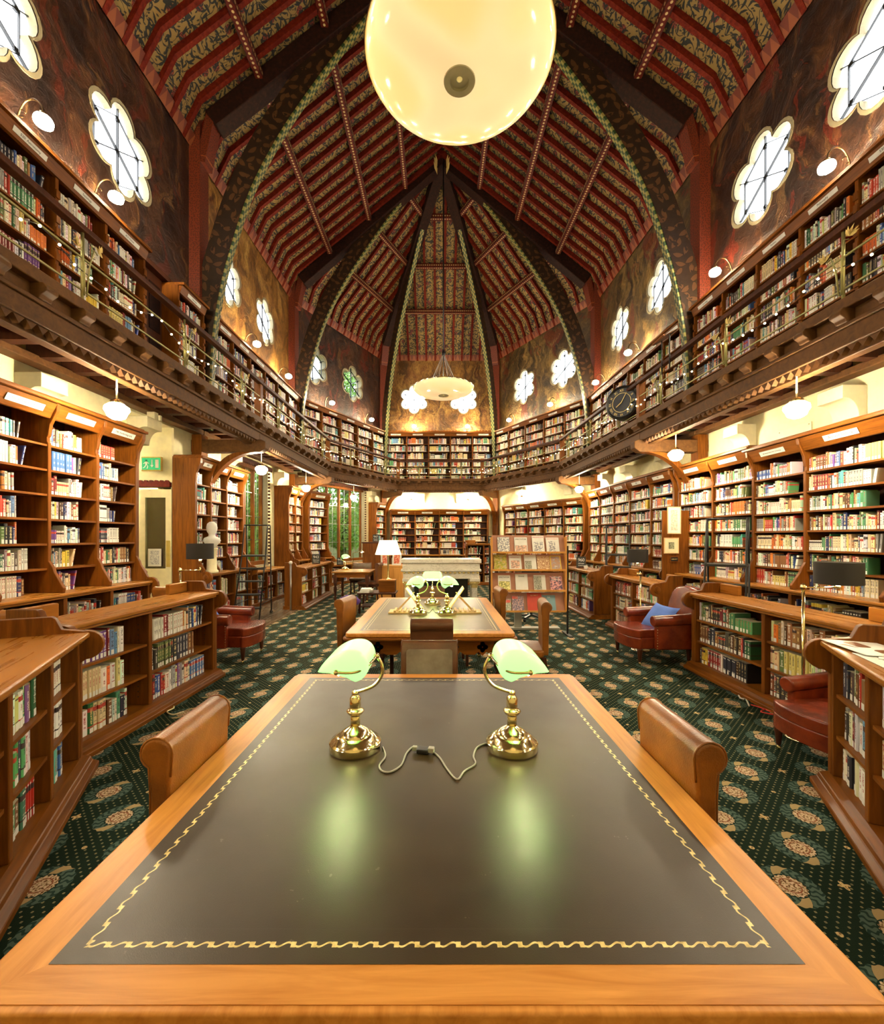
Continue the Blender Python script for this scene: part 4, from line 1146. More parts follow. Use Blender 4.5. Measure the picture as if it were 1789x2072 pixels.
# bankers' lamps -------------------------------------------------------------
def banker(label,loc,rz,group,s=1.0):
    t=thing('desk_lamp',label,'desk lamp',loc,rz,group); t.scale=(s,s,s)
    m=MB(); m.lathe([(.0,.0),(.094,.0),(.096,.004),(.096,.026),(.092,.030),(.090,.034),(.078,.040),(.074,.046),(.060,.052),(.056,.060),(.038,.072),(.020,.082),(.012,.090)],seg=36); m.build('base','brass',t,smooth=True).modifiers.new('e','EDGE_SPLIT').split_angle=R(40)
    m=MB(); m.lathe([(.018,.082),(.018,.118),(.014,.122),(.026,.128),(.032,.136),(.034,.140),(.026,.146),(.018,.150),(.021,.156),(.021,.186),(.014,.196),(.010,.200),(.014,.206),(.009,.214),(0,.216)],seg=22); m.build('stem','brass',t,smooth=True)
    pts=spl([(0,.208),(.03,.216),(.072,.235),(.098,.27),(.102,.305),(.088,.335),(.078,.345)],4)
    MB().tube([(p.x,0,p.y) for p in pts],.0065,10).build('neck','brass',t,smooth=True)
    L=.115
    pts=[(-.045,-L,.318),(.0,-L,.316),(.035,-L*.9,.320),(.066,-L*.55,.335),(.078,0,.345),(.066,L*.55,.335),(.035,L*.9,.320),(.0,L,.316),(-.045,L,.318)]
    b=MB(); b.tube([tuple(p) for p in spl(pts,4)],.005,8)
    for yy in (-L,L): b.sphere((-.045,yy,.318),.010,8,6)
    b.sphere((.080,0,.345),.012,10,6); b.build('yoke','brass',t,smooth=True)
    # shade: a trough with bulging closed ends
    prof=[(-.118,.312),(-.095,.345),(-.06,.372),(-.02,.388),(.02,.388),(.048,.372),(.062,.345),(.062,.318),(.054,.300),(.038,.284),(.020,.276)]
    prof=[(p.x,p.y) for p in spl(prof,3)]; N=24; V=[];F=[]; n=len(prof); cx,cz=-.03,.318
    for i in range(N+1):
        y=-L*1.0+2*L*i/N; q=abs(2*i/N-1); k=1-.55*max(0,(q-.72)/.28)**2.2
        for x,z in prof: V.append((cx+(x-cx)*k,y*(1.0),cz+(z-cz)*k))
    for i in range(N):
        for j in range(n-1): F.append((i*n+j,i*n+j+1,(i+1)*n+j+1,(i+1)*n+j))
    F.append(tuple(range(n))[::-1]); F.append(tuple(N*n+j for j in range(n)))
    m=MB(); m.add(V,F); o=m.build('glass_shade','gshade',t,smooth=True); sm=o.modifiers.new('s','SOLIDIFY'); sm.thickness=.004
    MB().tube([(-.045,-.070,.304),(-.045,.070,.304)],.013,10).build('bulb','tube',t,smooth=True)
    return t
TZL=TZ+.001
banker('brass desk lamp with green glass shade pointing left on the nearest table','desk lamp'*0 or (-.312,1.635,TZL),R(0),'green-shaded brass desk lamps')
banker('brass desk lamp with green glass shade pointing right on the nearest table',(.277,1.635,TZL),R(180),'green-shaded brass desk lamps')
banker('brass desk lamp at the left of three on the second table',(-.21,4.48,TZL),R(0),'green-shaded brass desk lamps')
banker('brass desk lamp at the right of three on the second table',(.09,4.48,TZL),R(180),'green-shaded brass desk lamps')
banker('middle brass desk lamp on the second table, its green shade seen broadside',(-.07,5.15,TZL),R(90),'green-shaded brass desk lamps')
banker('small brass desk lamp with green shade on the side desk by the garden window',(-2.36,11.0,.742),R(180),'green-shaded brass desk lamps')
# cords
def zc(x,y,z=TZ+.005): 
    d=(EYE-z)*880/(y-1088); return ((x-887)/880*d,d,z)
def cord(pix,r,name,label,mat='steelcord',z=TZ+.004,cat='cable'):
    pts=[zc(x,y,z) for x,y in pix]; o=MB().tube([tuple(p) for p in spl(pts,5)],r,8).build(name,mat,None,smooth=True); tag(o,label,cat); return o
M['steelcord']=plain('grey_flex',(.30,.28,.25),.35)
a=cord([(774,1511),(780,1530),(768,1548),(773,1560),(790,1562),(812,1548),(822,1525),(833,1513),(842,1512)],.0032,'lamp_cord','grey cord from the left desk lamp to the plug on the leather')
a=cord([(876,1521),(890,1533),(905,1556),(925,1577),(940,1560),(962,1546),(958,1530),(966,1512),(984,1504)],.0032,'lamp_cord','twisted grey cord from the plug to the right desk lamp')
p=Vector(zc(856,1520,TZ+.006)); t=thing('table_socket','small black socket lying between the two desk lamps','socket',p,R(-12))
MB().box((-.022,-.018,-.004),(.022,.018,.012)).build('socket_body','black',t,bevel=.004)
MB().box((-.040,-.008,.0),(-.022,.008,.016)).build('plug','steelcord',t,bevel=.003); MB().box((.020,-.012,.0),(.042,.010,.018)).build('plug','steelcord',t,bevel=.003)
a=cord([(862,1235),(868,1240),(876,1232),(882,1240),(890,1236),(884,1228),(892,1226)],.004,'lamp_cord','small tangle of dark cord between the lamps on the second table','black')
# book rests on the second table
def bookrest(label,loc,rz):
    t=thing('book_rest',label,'book rest',loc,rz,'wooden book rests on the second table')
    m=MB(); m.box((-.15,-.10,0),(.15,.10,.014)); 
    for k in range(5): m.box((-.13+k*.05,-.10,.014),(-.105+k*.05,.10,.032))
    m.build('notched_base','palewood',t,bevel=.002,bseg=1)
    m=MB(); m.cbox((-.12,0,.14),(.012,.24,.30),rot=Matrix.Rotation(R(35),3,'Y')); m.build('rest_board','palewood',t,bevel=.002,bseg=1)
    m=MB(); m.bar((-.11,-.08,.2),(.06,-.08,.02),.01,.01); m.bar((-.11,.08,.2),(.06,.08,.02),.01,.01); m.build('prop','palewood',t)
bookrest('pale wooden book rest left of the lamps on the second table',(-.37,4.62,TZL),R(180)); bookrest('pale wooden book rest right of the lamps on the second table',(.30,4.62,TZL),0)
# chairs ------------------------------------------------------------------------
def roll_chair(label,loc,rz,mat='tan',group='roll-back leather chairs',w=.38,h=.93,roll=True,pad=None):
    t=thing('desk_chair',label,'chair',loc,rz,group)
    if roll:
        poly=[(0,.42),(.0,.62),(-.004,h-.12)]
        cx,cy,r=.040,h-.050,.050
        for i in range(13):
            a=R(180-i*20); poly.append((cx+r*math.cos(a),cy+r*math.sin(a)))
        poly+=[(.060,h-.17),(.060,.62),(.058,.42)]
    else: poly=[(0,.42),(.0,.70),(.012,h-.03),(.02,h-.008),(.04,h),(.06,h-.008),(.068,h-.03),(.06,.70),(.055,.42)]
    m=MB().prism(poly,(-w/2,0,0),(0,1,0),(0,0,1),(1,0,0),w); m.build('backrest',mat,t,bevel=.012,bseg=3)
    m=MB()
    for s in (-1,1):
        pts=[(s*(w/2-.006),y,z) for y,z in poly[2:-1]]; MB().tube(pts,.0035,6).build('piping',mat,t,smooth=True)
    pass
    if pad: MB().prism(rrect(-w/2+.035,w/2-.035,.45,h-.05,.02),(0,-.004,0),(1,0,0),(0,0,1),(0,1,0),.006).build('worn_panel',pad,t,bevel=.002)
    MB().prism(rrect(-w/2-.03,w/2+.03,-.46,.02,.05),(0,0,.40),(1,0,0),(0,1,0),(0,0,1),.075).build('seat',mat,t,bevel=.025,bseg=4)
    MB().box((-w/2,-.43,.35),(w/2,.02,.40)).build('seat_rail','darkwood',t,bevel=.005)
    for x in (-w/2+.02,w/2-.02):
        for y in (-.41,.02): MB().bar((x,y+(.05 if y>0 else 0),.0),(x,y,.40),.035,.035).build('leg','darkwood',t,bevel=.004)
    return t
roll_chair('tan leather roll-back chair pushed against the left side of the nearest table',(-.832,1.53,0),R(90))
roll_chair('tan leather roll-back chair pushed against the right side of the nearest table',(.783,1.50,0),R(-90))
roll_chair('chair with worn grey leather back at the far end of the nearest table',(-.056,2.73,0),0,'brownl',h=.90,roll=False,pad='greyl',w=.36,group='plain-backed leather chairs')
roll_chair('dark roll-back chair seen from behind at the near end of second table',(-.05,3.38,0),R(180),'brownl',w=.33)
roll_chair('brown leather roll-back chair on the left of the second table',(-.93,4.55,0),R(80),'tan')
roll_chair('olive-brown roll-back chair drawn out on the right of the second table',(1.02,4.35,0),R(-97),'tan')
roll_chair('brown chair at the far end of the second table behind the lamps',(-.09,6.02,0),0,'brownl',h=.88,roll=False,w=.36,group='plain-backed leather chairs')
roll_chair('brown roll-back chair on the far right corner of the second table',(.74,5.45,0),R(-85),'tan')
roll_chair('brown roll-back chair at the side desk by the garden window',(-1.50,10.75,0),R(-100),'brownl')
roll_chair('low dark leather chair behind the side desk near the garden window',(-2.1,12.0,0),0,'brownl',h=.86,roll=False,w=.5,group='plain-backed leather chairs')
roll_chair('tan roll-back chair just showing behind the nearest left low bookcase',(-3.55,3.75,0),R(20),'tan')
roll_chair('tan roll-back chair just showing behind the long left low bookcase',(-3.42,5.45,0),R(-10),'tan')
# armchairs
def armchair(label,loc,rz,group='oxblood leather armchairs',s=1.0):
    t=thing('armchair',label,'armchair',loc,rz,group); t.scale=(s,s,s); W=.36
    front=[(-W+.10,.30),(-W+.06,-.30)]+[((W-.03)*math.sin(a),-.30-.13*math.cos(a)) for a in [R(-80+16*i) for i in range(11)]]+[(W-.06,-.30),(W-.10,.30)]
    MB().prism(front,(0,0,.20),(1,0,0),(0,1,0),(0,0,1),.14).build('seat_base','oxblood',t,bevel=.03,bseg=4)
    MB().prism([(x*.97,y*1.02) for x,y in front],(0,0,.335),(1,0,0),(0,1,0),(0,0,1),.10).build('seat_cushion','oxblood',t,bevel=.045,bseg=5)
    bp=[(-.30,.36),(-.31,.70),(-.27,.84),(-.18,.91),(0,.93),(.18,.91),(.27,.84),(.31,.70),(.30,.36)]
    m=MB().prism(bp,(0,.24,0),(1,0,0),(0,.22,1),(0,1,0),.13); m.build('backrest','oxblood',t,bevel=.045,bseg=5)
    for s_ in (-1,1):
        m=MB().box((s_*W,-.15,.20),(s_*(W-.075),.34,.52)); m.build('arm_side','oxblood',t,bevel=.02,bseg=3)
        m=MB(); m.tube([(s_*(W-.03),-.19,.545),(s_*(W-.03),.0,.55),(s_*(W-.03),.36,.57)],.068,16); o=m.build('arm_roll','oxblood',t,bevel=.018,bseg=3)
        m=MB()
        for k in range(9): m.sphere((s_*(W+.0),-.142,.22+k*.032),.006,6,4)
        m.build('nail_heads','brass',o,smooth=True)
        for y in (-.32,.30):
            l=MB(); l.lathe([(.014,.045),(.02,.06),(.027,.14),(.034,.19),(.034,.21)],(s_*(W-.08),y,0),14); l=l.build('leg','darkwood',t,smooth=True)
            MB().sphere((s_*(W-.08),y,.024),.024,10,6,sc=(1,.6,1)).build('castor','brass',l,smooth=True)
    return t
armchair('oxblood leather armchair on the left, beside the long low bookcase end',(-2.72,5.62,0),R(90))
armchair('oxblood leather armchair on the right with a blue cushion on its seat',(2.74,5.57,0),R(-86))
armchair('oxblood leather armchair half hidden behind the nearest right low bookcase',(2.79,2.99,0),R(-80),s=.84)
def cushion(label,loc,rot,s=.2):
    V=[];F=[];n=10
    m=MB()
    for sg in (1,-1):
        b=len(V)
        for i in range(n+1):
            for j in range(n+1):
                a,c=i/n*2-1,j/n*2-1; k=1-.12*(a*a*c*c<.0)
                pin=.10*(1-abs(a))*abs(c)**4+.10*(1-abs(c))*abs(a)**4
                V.append((a*s*(1-.12*(1-abs(c)**2)*abs(a)**6),c*s*(1-.12*(1-abs(a)**2)*abs(c)**6),sg*.055*((1-a**4)*(1-c**4))**.5))
        for i in range(n):
            for j in range(n):
                f=(b+i*(n+1)+j,b+(i+1)*(n+1)+j,b+(i+1)*(n+1)+j+1,b+i*(n+1)+j+1); F.append(f if sg>0 else f[::-1])
    m.add(V,F); o=m.build('cushion','blue',None,smooth=True); o.location=loc; o.rotation_euler=rot; return tag(o,label,'cushion',None)
cushion('blue cushion leaning in the right-hand oxblood armchair',(2.80,5.50,.55),(R(5),R(-48),R(15)),.19)
cushion('blue cushion in the left armchair, mostly hidden by the bookcase',(-2.86,5.40,.56),(R(10),R(55),R(0)),.18)
# floor lamps
def floor_lamp(label,base,arm,zt_,shade,zs,r,bulb=True,shmat='bshade'):
    t=thing('floor_lamp',label,'floor lamp',(base[0],base[1],0),0,'brass floor lamps with black drum shades')
    m=MB(); m.lathe([(0,0),(.12,0),(.125,.008),(.11,.016),(.02,.022),(.012,.03)],seg=28); m.build('base','brass',t,smooth=True)
    m=MB(); m.tube([(0,0,.02),(0,0,zt_)],.011,12); m.lathe([(.018,zt_-.02),(.022,zt_),(.014,zt_+.02),(0,zt_+.03)],seg=14); m.build('pole','brass',t,smooth=True)
    ax,ay=arm; m=MB(); m.tube([(0,0,zt_-.005),(ax,ay,zt_-.005)],.007,10); m.tube([(ax,ay,zt_-.03),(ax,ay,zt_+.03)],.010,10); m.build('swing_arm','brass',t,smooth=True)
    sx,sy=ax,ay
    m=MB(); m.lathe([(.016,zs[0]-.035),(.016,zs[0]-.005)],(sx,sy,0),12); m.build('candle_tube','creampaint',t,smooth=True)
    m=MB(); m.sphere((sx,sy,zs[0]+.02),.028,12,8); m.build('bulb','bulb',t,smooth=True)
    m=MB(); m.lathe([(r,zs[0]),(r,zs[1]),(r-.003,zs[1]),(r-.003,zs[0]),(r,zs[0])],(sx,sy,0),36); m.build('drum_shade',shmat,t,smooth=True).modifiers.new('e','EDGE_SPLIT').split_angle=R(40)
floor_lamp('brass floor lamp with black drum shade beside the nearest right bookcase',(2.82,3.36),(.29,.02),1.17,None,(1.19,1.36),.15)
floor_lamp('brass floor lamp with black drum shade behind the right armchair',(2.79,6.0),(-.04,.0),1.05,None,(1.21,1.39),.135)
floor_lamp('brass floor lamp with dark drum shade behind the long left low bookcase',(-3.04,5.12),(.22,.03),1.17,None,(1.30,1.48),.145)
# library steps
def steps(label,loc,rz):
    t=thing('library_steps',label,'steps',loc,rz,'black tubular library steps')
    W=.23; zp=1.2; m=MB()
    for s in (-1,1):
        m=MB(); m.tube([(s*W,-.62,.02),(s*W*.95,-.10,zp),(s*W*.95,.04,1.72),(s*W*.95,.10,1.80)],.013,8); m.build('front_rail','iron',t,smooth=True)
        m=MB(); m.tube([(s*W,.32,.05),(s*W,.26,zp+.02)],.013,8); m.build('rear_leg','iron',t,smooth=True)
        m=MB(); m.sphere((s*W,.32,.035),.035,10,6); m.build('castor','black',t,smooth=True)
        m=MB(); m.tube([(s*W,.26,zp),(s*W,.22,1.80)],.011,8); m.tube([(s*W,-.5,.3),(s*W,.31,.3)],.008,6); m.build('side_brace','iron',t,smooth=True)
    m=MB(); m.tube([(-W*.95,.10,1.80),(W*.95,.10,1.80)],.011,8); m.tube([(-W,.22,1.80),(W,.22,1.80)],.011,8); m.tube([(-W,.10,1.8),(-W,.22,1.8)],.011,8); m.tube([(W,.10,1.8),(W,.22,1.8)],.011,8); m.build('handrail','iron',t,smooth=True)
    for k in range(4):
        z=.24+k*.24; y=-.62+(z/zp)*.52; m=MB().box((-W,y-.02,z-.015),(W,y+.14,z+.01)); m.build('tread','black',t,bevel=.004)
    MB().box((-W,-.12,zp-.02),(W,.27,zp+.01)).build('platform','black',t,bevel=.004)
    m=MB(); m.tube([(-W,.315,.3),(W,.315,.3)],.008,6); m.tube([(-W,.28,.9),(W,.28,.9)],.008,6); m.build('cross_brace','iron',t,smooth=True)
steps('black library steps on the floorboards before the tall left window',(-3.60,8.55,0),R(8))
steps('black library steps standing behind the right-hand long low bookcase',(3.72,5.62,0),R(-38))
steps('black library steps farther down the right wall behind a low bookcase',(3.72,9.0,0),R(-20))
# fireplace ------------------------------------------------------------------
t=thing('chimneypiece','white marble chimneypiece with gilded capitals standing in the middle of the room','chimneypiece',(.055,8.5,0))
W=.79
MB().box((-W,0,1.05),(W,.62,1.13)).build('mantel_shelf','marble',t,bevel=.012)
MB().box((-W+.03,.03,.93),(W-.03,.6,1.05)).build('frieze','marble',t,bevel=.006)
MB().box((-W+.0,.01,.885),(W,.6,.93)).build('cornice','marble',t,bevel=.012)
MB().box((-W+.04,.05,.74),(W-.04,.58,.885)).build('architrave','marble',t,bevel=.008)
m=MB()
for k in range(17): m.sphere((-W+.07+k*(2*W-.14)/16,.035,.862),.026,8,6,sc=(1,.8,.8))
m.build('gilded_beading','gilded_leaf',t,smooth=True)['kind']='stuff'
for s in (-1,1):
    for yy in (.12,.5):
        c=MB(); c.lathe([(.085,0),(.085,.06),(.07,.09),(.062,.12),(.058,.55),(.062,.56)],(s*(W-.13),yy,0),20); c=c.build('column','marble',t,smooth=True)
        g=MB(); g.lathe([(.058,.56),(.075,.575),(.062,.60),(.085,.64),(.10,.68),(.06,.70)],(s*(W-.13),yy,0),16)
        for k in range(8): g.sphere((s*(W-.13)+.088*math.cos(k*PI/4),yy+.088*math.sin(k*PI/4),.655),.022,6,4)
        g.build('gilded_capital','gilded_leaf',c,smooth=True)
        MB().box((s*(W-.13)-.10,yy-.10,.69),(s*(W-.13)+.10,yy+.10,.745)).build('abacus','marble',c,bevel=.006)
MB().box((-W+.25,.26,0),(W-.25,.34,.74)).build('firebox','black',t)
# orange cabinet, frames
t=thing('cabinet','plain orange-yellow wooden cabinet left of the chimneypiece','cabinet',(-1.22,10.9,0))
MB().box((-.34,0,.0),(.34,.5,.82)).build('cabinet_body','boxwood',t,bevel=.006); MB().box((-.36,-.02,.82),(.36,.52,.85)).build('cabinet_top','boxwood',t,bevel=.005)
MB().box((.10,-.012,.06),(.32,.0,.78)).build('cabinet_door','boxwood',t,bevel=.004)
def framed(label,loc,rz,w,h,fc,art,tilt=0,name='picture_frame',mount='white',group=None,mb_=.03,cat='picture'):
    t=thing(name,label,cat,loc,rz,group); t.rotation_euler=(R(tilt),0,rz)
    m=MB(); b=.014
    m.box((-w/2,-.008,0),(w/2,.008,b)); m.box((-w/2,-.008,h-b),(w/2,.008,h)); m.box((-w/2,-.008,b),(-w/2+b,.008,h-b)); m.box((w/2-b,-.008,b),(w/2,.008,h-b)); m.build('frame',fc,t)
    MB().box((-w/2+b,-.002,b),(w/2-b,.004,h-b)).build('mount',mount,t)
    MB().box((-w/2+b+mb_,-.004,b+mb_),(w/2-b-mb_,-.002,h-b-mb_)).build('print',art,t)
    return t
def artmat(name,cs,sc=9):
    n=NT(name,.6); v=n.noise(n.obj(),sc*2.6,4,.6,.8); n.col(n.ramp(v,[(.36+.09*i,c) for i,c in enumerate(cs)])); return n.m
M['art_red']=artmat('red_orange_print',[(.8,.7,.5),(.75,.25,.12),(.6,.1,.05)])
M['art_plan']=artmat('pale_plan_print',[(.85,.82,.72),(.75,.70,.58),(.55,.50,.38)],14)
M['art_olive']=artmat('olive_etching',[(.6,.6,.42),(.35,.36,.2),(.12,.12,.06)],30)
M['art_dark']=artmat('dark_patterned_print',[(.04,.05,.10),(.3,.3,.35),(.75,.75,.72)],40)
framed('white-framed pink picture standing on the orange cabinet, left one',(-1.36,11.05,.85),R(12),.2,.30,'white','art_red',-8,group='pictures on the orange cabinet')
framed('white-framed red picture standing on the orange cabinet, right one',(-1.06,11.05,.85),R(-14),.24,.32,'white','art_red',-8,group='pictures on the orange cabinet')
# coffee table with lamp
t=thing('side_table','low dark side table heaped with papers, left of the chimneypiece','table',(-1.27,9.05,0))
MB().prism(rrect(-.40,.40,-.2,.36,.06),(0,0,.39),(1,0,0),(0,1,0),(0,0,1),.03).build('table_top','darkwood',t,bevel=.006)
for x in (-.33,.33):
    for y in (-.14,.30): MB().bar((x*1.05,y,0),(x,y,.39),.04,.04).build('leg','darkwood',t)
MB().box((-.33,-.14,.12),(.33,.3,.14)).build('lower_shelf','darkwood',t)
o=thing('wooden_box','brown wooden box on the side table supporting the cream lamp','box',(-1.07,9.18,.42)); MB().box((-.17,-.12,0),(.17,.12,.22)).build('box_body','wood_x',o,bevel=.004); MB().box((-.18,-.13,.22),(.18,.13,.245)).build('lid','ledge',o,bevel=.004)
o=thing('table_lamp','tall table lamp with a glowing cream pleated shade','lamp',(-1.06,9.2,.665))
m=MB(); m.lathe([(0,0),(.06,0),(.06,.015),(.025,.03),(.018,.05),(.018,.50),(.028,.52),(.012,.54)],seg=18); m.build('lamp_stem','brass',o,smooth=True)
m=MB(); V=[];F=[];n=40
for i in range(n):
    a=2*PI*i/n; k=1+.015*(i%2)
    V+=[(.27*k*math.cos(a),.27*k*math.sin(a),.53),(.18*k*math.cos(a),.18*k*math.sin(a),.83)]
for i in range(n): j=(i+1)%n; F.append((i*2,j*2,j*2+1,i*2+1))
m.add(V,F); m.build('pleated_shade','wshade',o)
MB().sphere((0,0,.62),.035,10,8).build('bulb','bulb',o,smooth=True)
rr=random.Random(3)
for k in range(5):
    x=-1.55+.11*(k%3)+.02*k; o=MB().box((-.10,-.14,0),(.10,.14,.006+.004*k)).build('paper','white',None); o.location=(-1.50+.04*(k%2),9.02+.01*k,.4205+.013*k); o.rotation_euler=(0,0,R(rr.uniform(-15,15)))
    o.scale=(1,1,1); tag(o,'white paper in the heap on the side table, '+['bottom sheet','second from the bottom','middle one','second from the top','topmost'][k],'paper','papers on the side table')
t=thing('basket','wicker basket under a bundle of purple cloth, left of the side table','basket',(-1.80,8.75,0))
m=MB(); m.lathe([(.16,0),(.20,.20),(.205,.21),(.19,.21)],seg=24,cap=False); m.build('wicker_body','wicker',t,smooth=True) if False else None
M['wicker']=plain('brown_wicker',(.20,.13,.06),.8,0,40)
m.build('wicker_body','wicker',t,smooth=True)
V=[]; m=MB(); m.sphere((0,0,0),.2,20,12,sc=(1.1,.9,.62)); 
for i,v in enumerate(m.v): 
    n_=math.sin(v[0]*37)*math.cos(v[1]*31+v[2]*20)*.018; m.v[i]=(v[0]*(1+n_*4),v[1]*(1+n_*4),v[2]+n_)
o=m.build('folded_cloth','purple',None,smooth=True); o.location=(-1.80,8.75,.26); tag(o,'purple cloth bundled on top of the wicker basket','cloth')
# side desk
t=thing('side_desk','small oak desk with turned legs by the garden window','desk',(-2.08,10.3,0))
MB().box((-.46,0,.71),(.46,.95,.74)).build('table_top','ledge',t,bevel=.006); MB().box((-.40,.05,.60),(.40,.9,.71)).build('apron','wood_x',t)
for x in (-.38,.38):
    for y in (.08,.87): turned_leg(x,y,.66,.04,t,'darkwood')
t=thing('reading_lamp','slim brass standing lamp with flat shade behind the side desk','floor lamp',(-2.42,12.3,0))
m=MB(); m.lathe([(0,0),(.13,0),(.13,.015),(.02,.03)],seg=20); m.build('base','brass',t,smooth=True)
m=MB(); m.tube([(0,0,.02),(0,0,1.12),(.20,0,1.16)],.012,8); m.build('pole','brass',t,smooth=True)
m=MB(); m.lathe([(.10,1.14),(.02,1.19),(.0,1.20)],(.25,0,0),18,cap=False); m.build('lamp_shade','brass',t,smooth=True)
MB().sphere((.25,0,1.15),.025,8,6).build('bulb','bulb',t,smooth=True)
# tall cabinets by the far end
t=thing('tall_cabinet','plain upright oak cabinet carrying the 947 sign','cabinet',(-2.12,14.0,0))
MB().box((-.32,0,.0),(.42,.4,1.37)).build('cabinet_body','wood_z',t,bevel=.01); MB().box((-.35,-.03,1.37),(.45,.43,1.41)).build('cabinet_top','darkwood',t,bevel=.006)
low_case('oak island bookcase before the far wall carrying the 950 sign',(2.05,14.3),(.95,14.3),[.0,.55,1.1],1.36,.36,4,'island low bookcase near far wall',styles=[['old','mixed','warm','tanset']])
wall_case('low bookcase forming the window seat under the garden window',F1,L2,[.98,1.55,2.1,2.65,3.2,3.70],.66,.66,.40,.55,2,0,'garden window seat bookcase','mixed',endboard=(False,False),name='window_seat_bookcase')
M['slate']=plain('chalk_board',(.035,.04,.035),.8)
def numsign(n,sub,loc,rz=0,s=1.0):
    t=thing('number_sign','small chalkboard sign reading %s'%n,'sign',loc,rz,'chalkboard number signs'); t.scale=(s,s,s)
    MB().box((-.10,-.006,0),(.10,.006,.24)).build('board','slate',t,bevel=.003)
    MB().box((-.06,-.02,0),(.06,.03,.02)).build('foot','darkwood',t)
    text(n,.095,'white',t,fr((0,-.0075,.165),(1,0,0),(0,0,1),(0,-1,0)),'number'); text(sub,.045,'white',t,fr((0,-.0075,.07),(1,0,0),(0,0,1),(0,-1,0)))
numsign('943','German\nhistory',(-3.02,10.75,.905)); numsign('944','French\nhistory',px(688,1136,14.1)-Vector((0,0,0)) if False else (-3.19,14.1,.665),0,1.0)
numsign('947','Russian\nhistory',(-2.03,14.12,1.415)); numsign('950','Asian\nhistory',(1.75,14.42,1.362)); numsign('960','African\nhistory',(3.07,9.35,.905))
o=thing('white_cup','small white pot beside the 960 sign','pot',(3.02,8.9,.905)); m=MB(); m.lathe([(0,0),(.035,0),(.04,.06),(.036,.062),(.034,.01)],seg=14); m.build('pot_body','white',o,smooth=True); MB().lathe([(.041,.06),(.03,.075),(0,.08)],seg=14).build('lid','white',o,smooth=True)
# magazine rack --------------------------------------------------------------
M['pinkboard']=plain('pinkish_brown_board',(.42,.20,.13),.7)
t=thing('magazine_rack','four-tier magazine rack with pinkish boards on black posts','magazine rack',(0,0,0))
XL,XR,YR=.86,2.02,6.95
tiers=[(1.32,1.59),(1.04,1.28),(.715,.985),(.39,.665)]
for s,x in ((-1,XL-.04),(1,XR+.04)):
    m=MB(); m.box((x-.012,YR-.03,0),(x+.012,YR,1.42)); m.build('post','iron',t); m=MB().box((x-.03,YR-.22,0),(x+.03,YR+.2,.02)); m.build('foot','iron',t,bevel=.003)
for x in (XL-.01,XR+.01): MB().box((x-.012,YR-.05,.38),(x+.012,YR+.06,1.56)).build('side_rail','boxwood',t,bevel=.003)
for z0,z1 in tiers:
    m=MB().prism([(0,0),(.10,z1-z0),(.112,z1-z0),(.012,0)],(XL,YR-.03,z0),(0,1,0),(0,0,1),(1,0,0),XR-XL); m.build('backing_board','pinkboard',t)
    m=MB(); m.box((XL,YR-.09,z0-.018),(XR,YR,z0)); m.box((XL,YR-.095,z0-.018),(XR,YR-.085,z0+.012)); m.build('ledge','boxwood',t,bevel=.003)
def mag(desc,tier,px0,px1,hh,mat,title=None,tc='ink',ts=.03,block=None,tcbg=None,pos=.86):
    z0=tiers[tier][0]; x0=(px0-887)/880*YR; x1=(px1-887)/880*YR; w=x1-x0; cx=(x0+x1)/2
    Mx=fr((cx,YR-.035,z0+.001),(1,0,0),(0,-.0,1),(0,-1,0)); ang=math.atan2(.10,tiers[tier][1]-z0)
    t=thing('magazine',desc,'magazine',Mx=Matrix.Translation((cx,YR-.052,z0+.001))@Matrix.Rotation(-ang,4,'X'),group='magazines on the rack')
    MB().box((-w/2,0,0),(w/2,.004,hh)).build('pages','white',t); MB().box((-w/2,-.002,0),(w/2,0,hh)).build('cover',mat,t)
    if block: a=block; MB().box((a[0]*w,-.0028,a[1]*hh),(a[2]*w,-.002,a[3]*hh)).build('cover_picture',a[4],t)
    if title: text(title,ts,tc,t,fr((0,-.0035,hh*pos),(1,0,0),(0,0,1),(0,-1,0)),'masthead')
for n_,cs,sc in (('mg_sketch',[(.82,.80,.74),(.80,.78,.70),(.25,.25,.3)],16),('mg_pink',[(.85,.8,.7),(.85,.45,.3),(.4,.3,.25)],14),('mg_field',[(.25,.35,.5),(.65,.45,.08),(.30,.33,.05)],12),('mg_grey',[(.35,.33,.26),(.55,.55,.45),(.2,.2,.16)],22),('mg_yel',[(.85,.82,.5),(.80,.72,.22),(.3,.3,.1)],14),('mg_mount',[(.45,.5,.6),(.4,.3,.3),(.5,.3,.2)],9),('mg_space',[(.05,.04,.10),(.12,.06,.12),(.75,.35,.35)],12),('mg_news',[(.8,.78,.72),(.6,.62,.5),(.3,.35,.25)],26),('mg_city',[(.85,.5,.38),(.5,.35,.4),(.15,.13,.2)],20)): M[n_]=artmat(n_,cs,sc)
def lines_mat():
    n=NT('contour_cover',.6); v=n.noise(n.obj(),7,1); n.col(n.mix(((v*16.).fract()-.5).abs().lt(.14),(.55,.30,.16),(.85,.68,.42))); return n.m
M['contour']=lines_mat()
M['magred']=plain('red_cover',(.65,.06,.03),.4); M['magblue']=plain('slate_blue_cover',(.16,.30,.36),.5); M['magyellow']=plain('yellow_border',(.80,.55,.05),.5); M['pink']=plain('pink_band',(.75,.15,.12),.6); M['magenta']=plain('title_red',(.6,.05,.1),.5)
mag('white magazine with a small figure sketch, leftmost on the top tier',0,1007,1031,.255,'mg_sketch')
mag('cream magazine with orange figures, second on the top tier',0,1041,1067,.25,'white','SPECTATOR','ink',.032,(-.45,.05,.45,.45,'mg_pink'))
mag('magazine with a green-edged comic cover, third on the top tier',0,1077,1101,.275,'white','PRIVATE EYE','magenta',.030,(-.38,.06,.38,.62,'mg_sketch'),pos=.90)
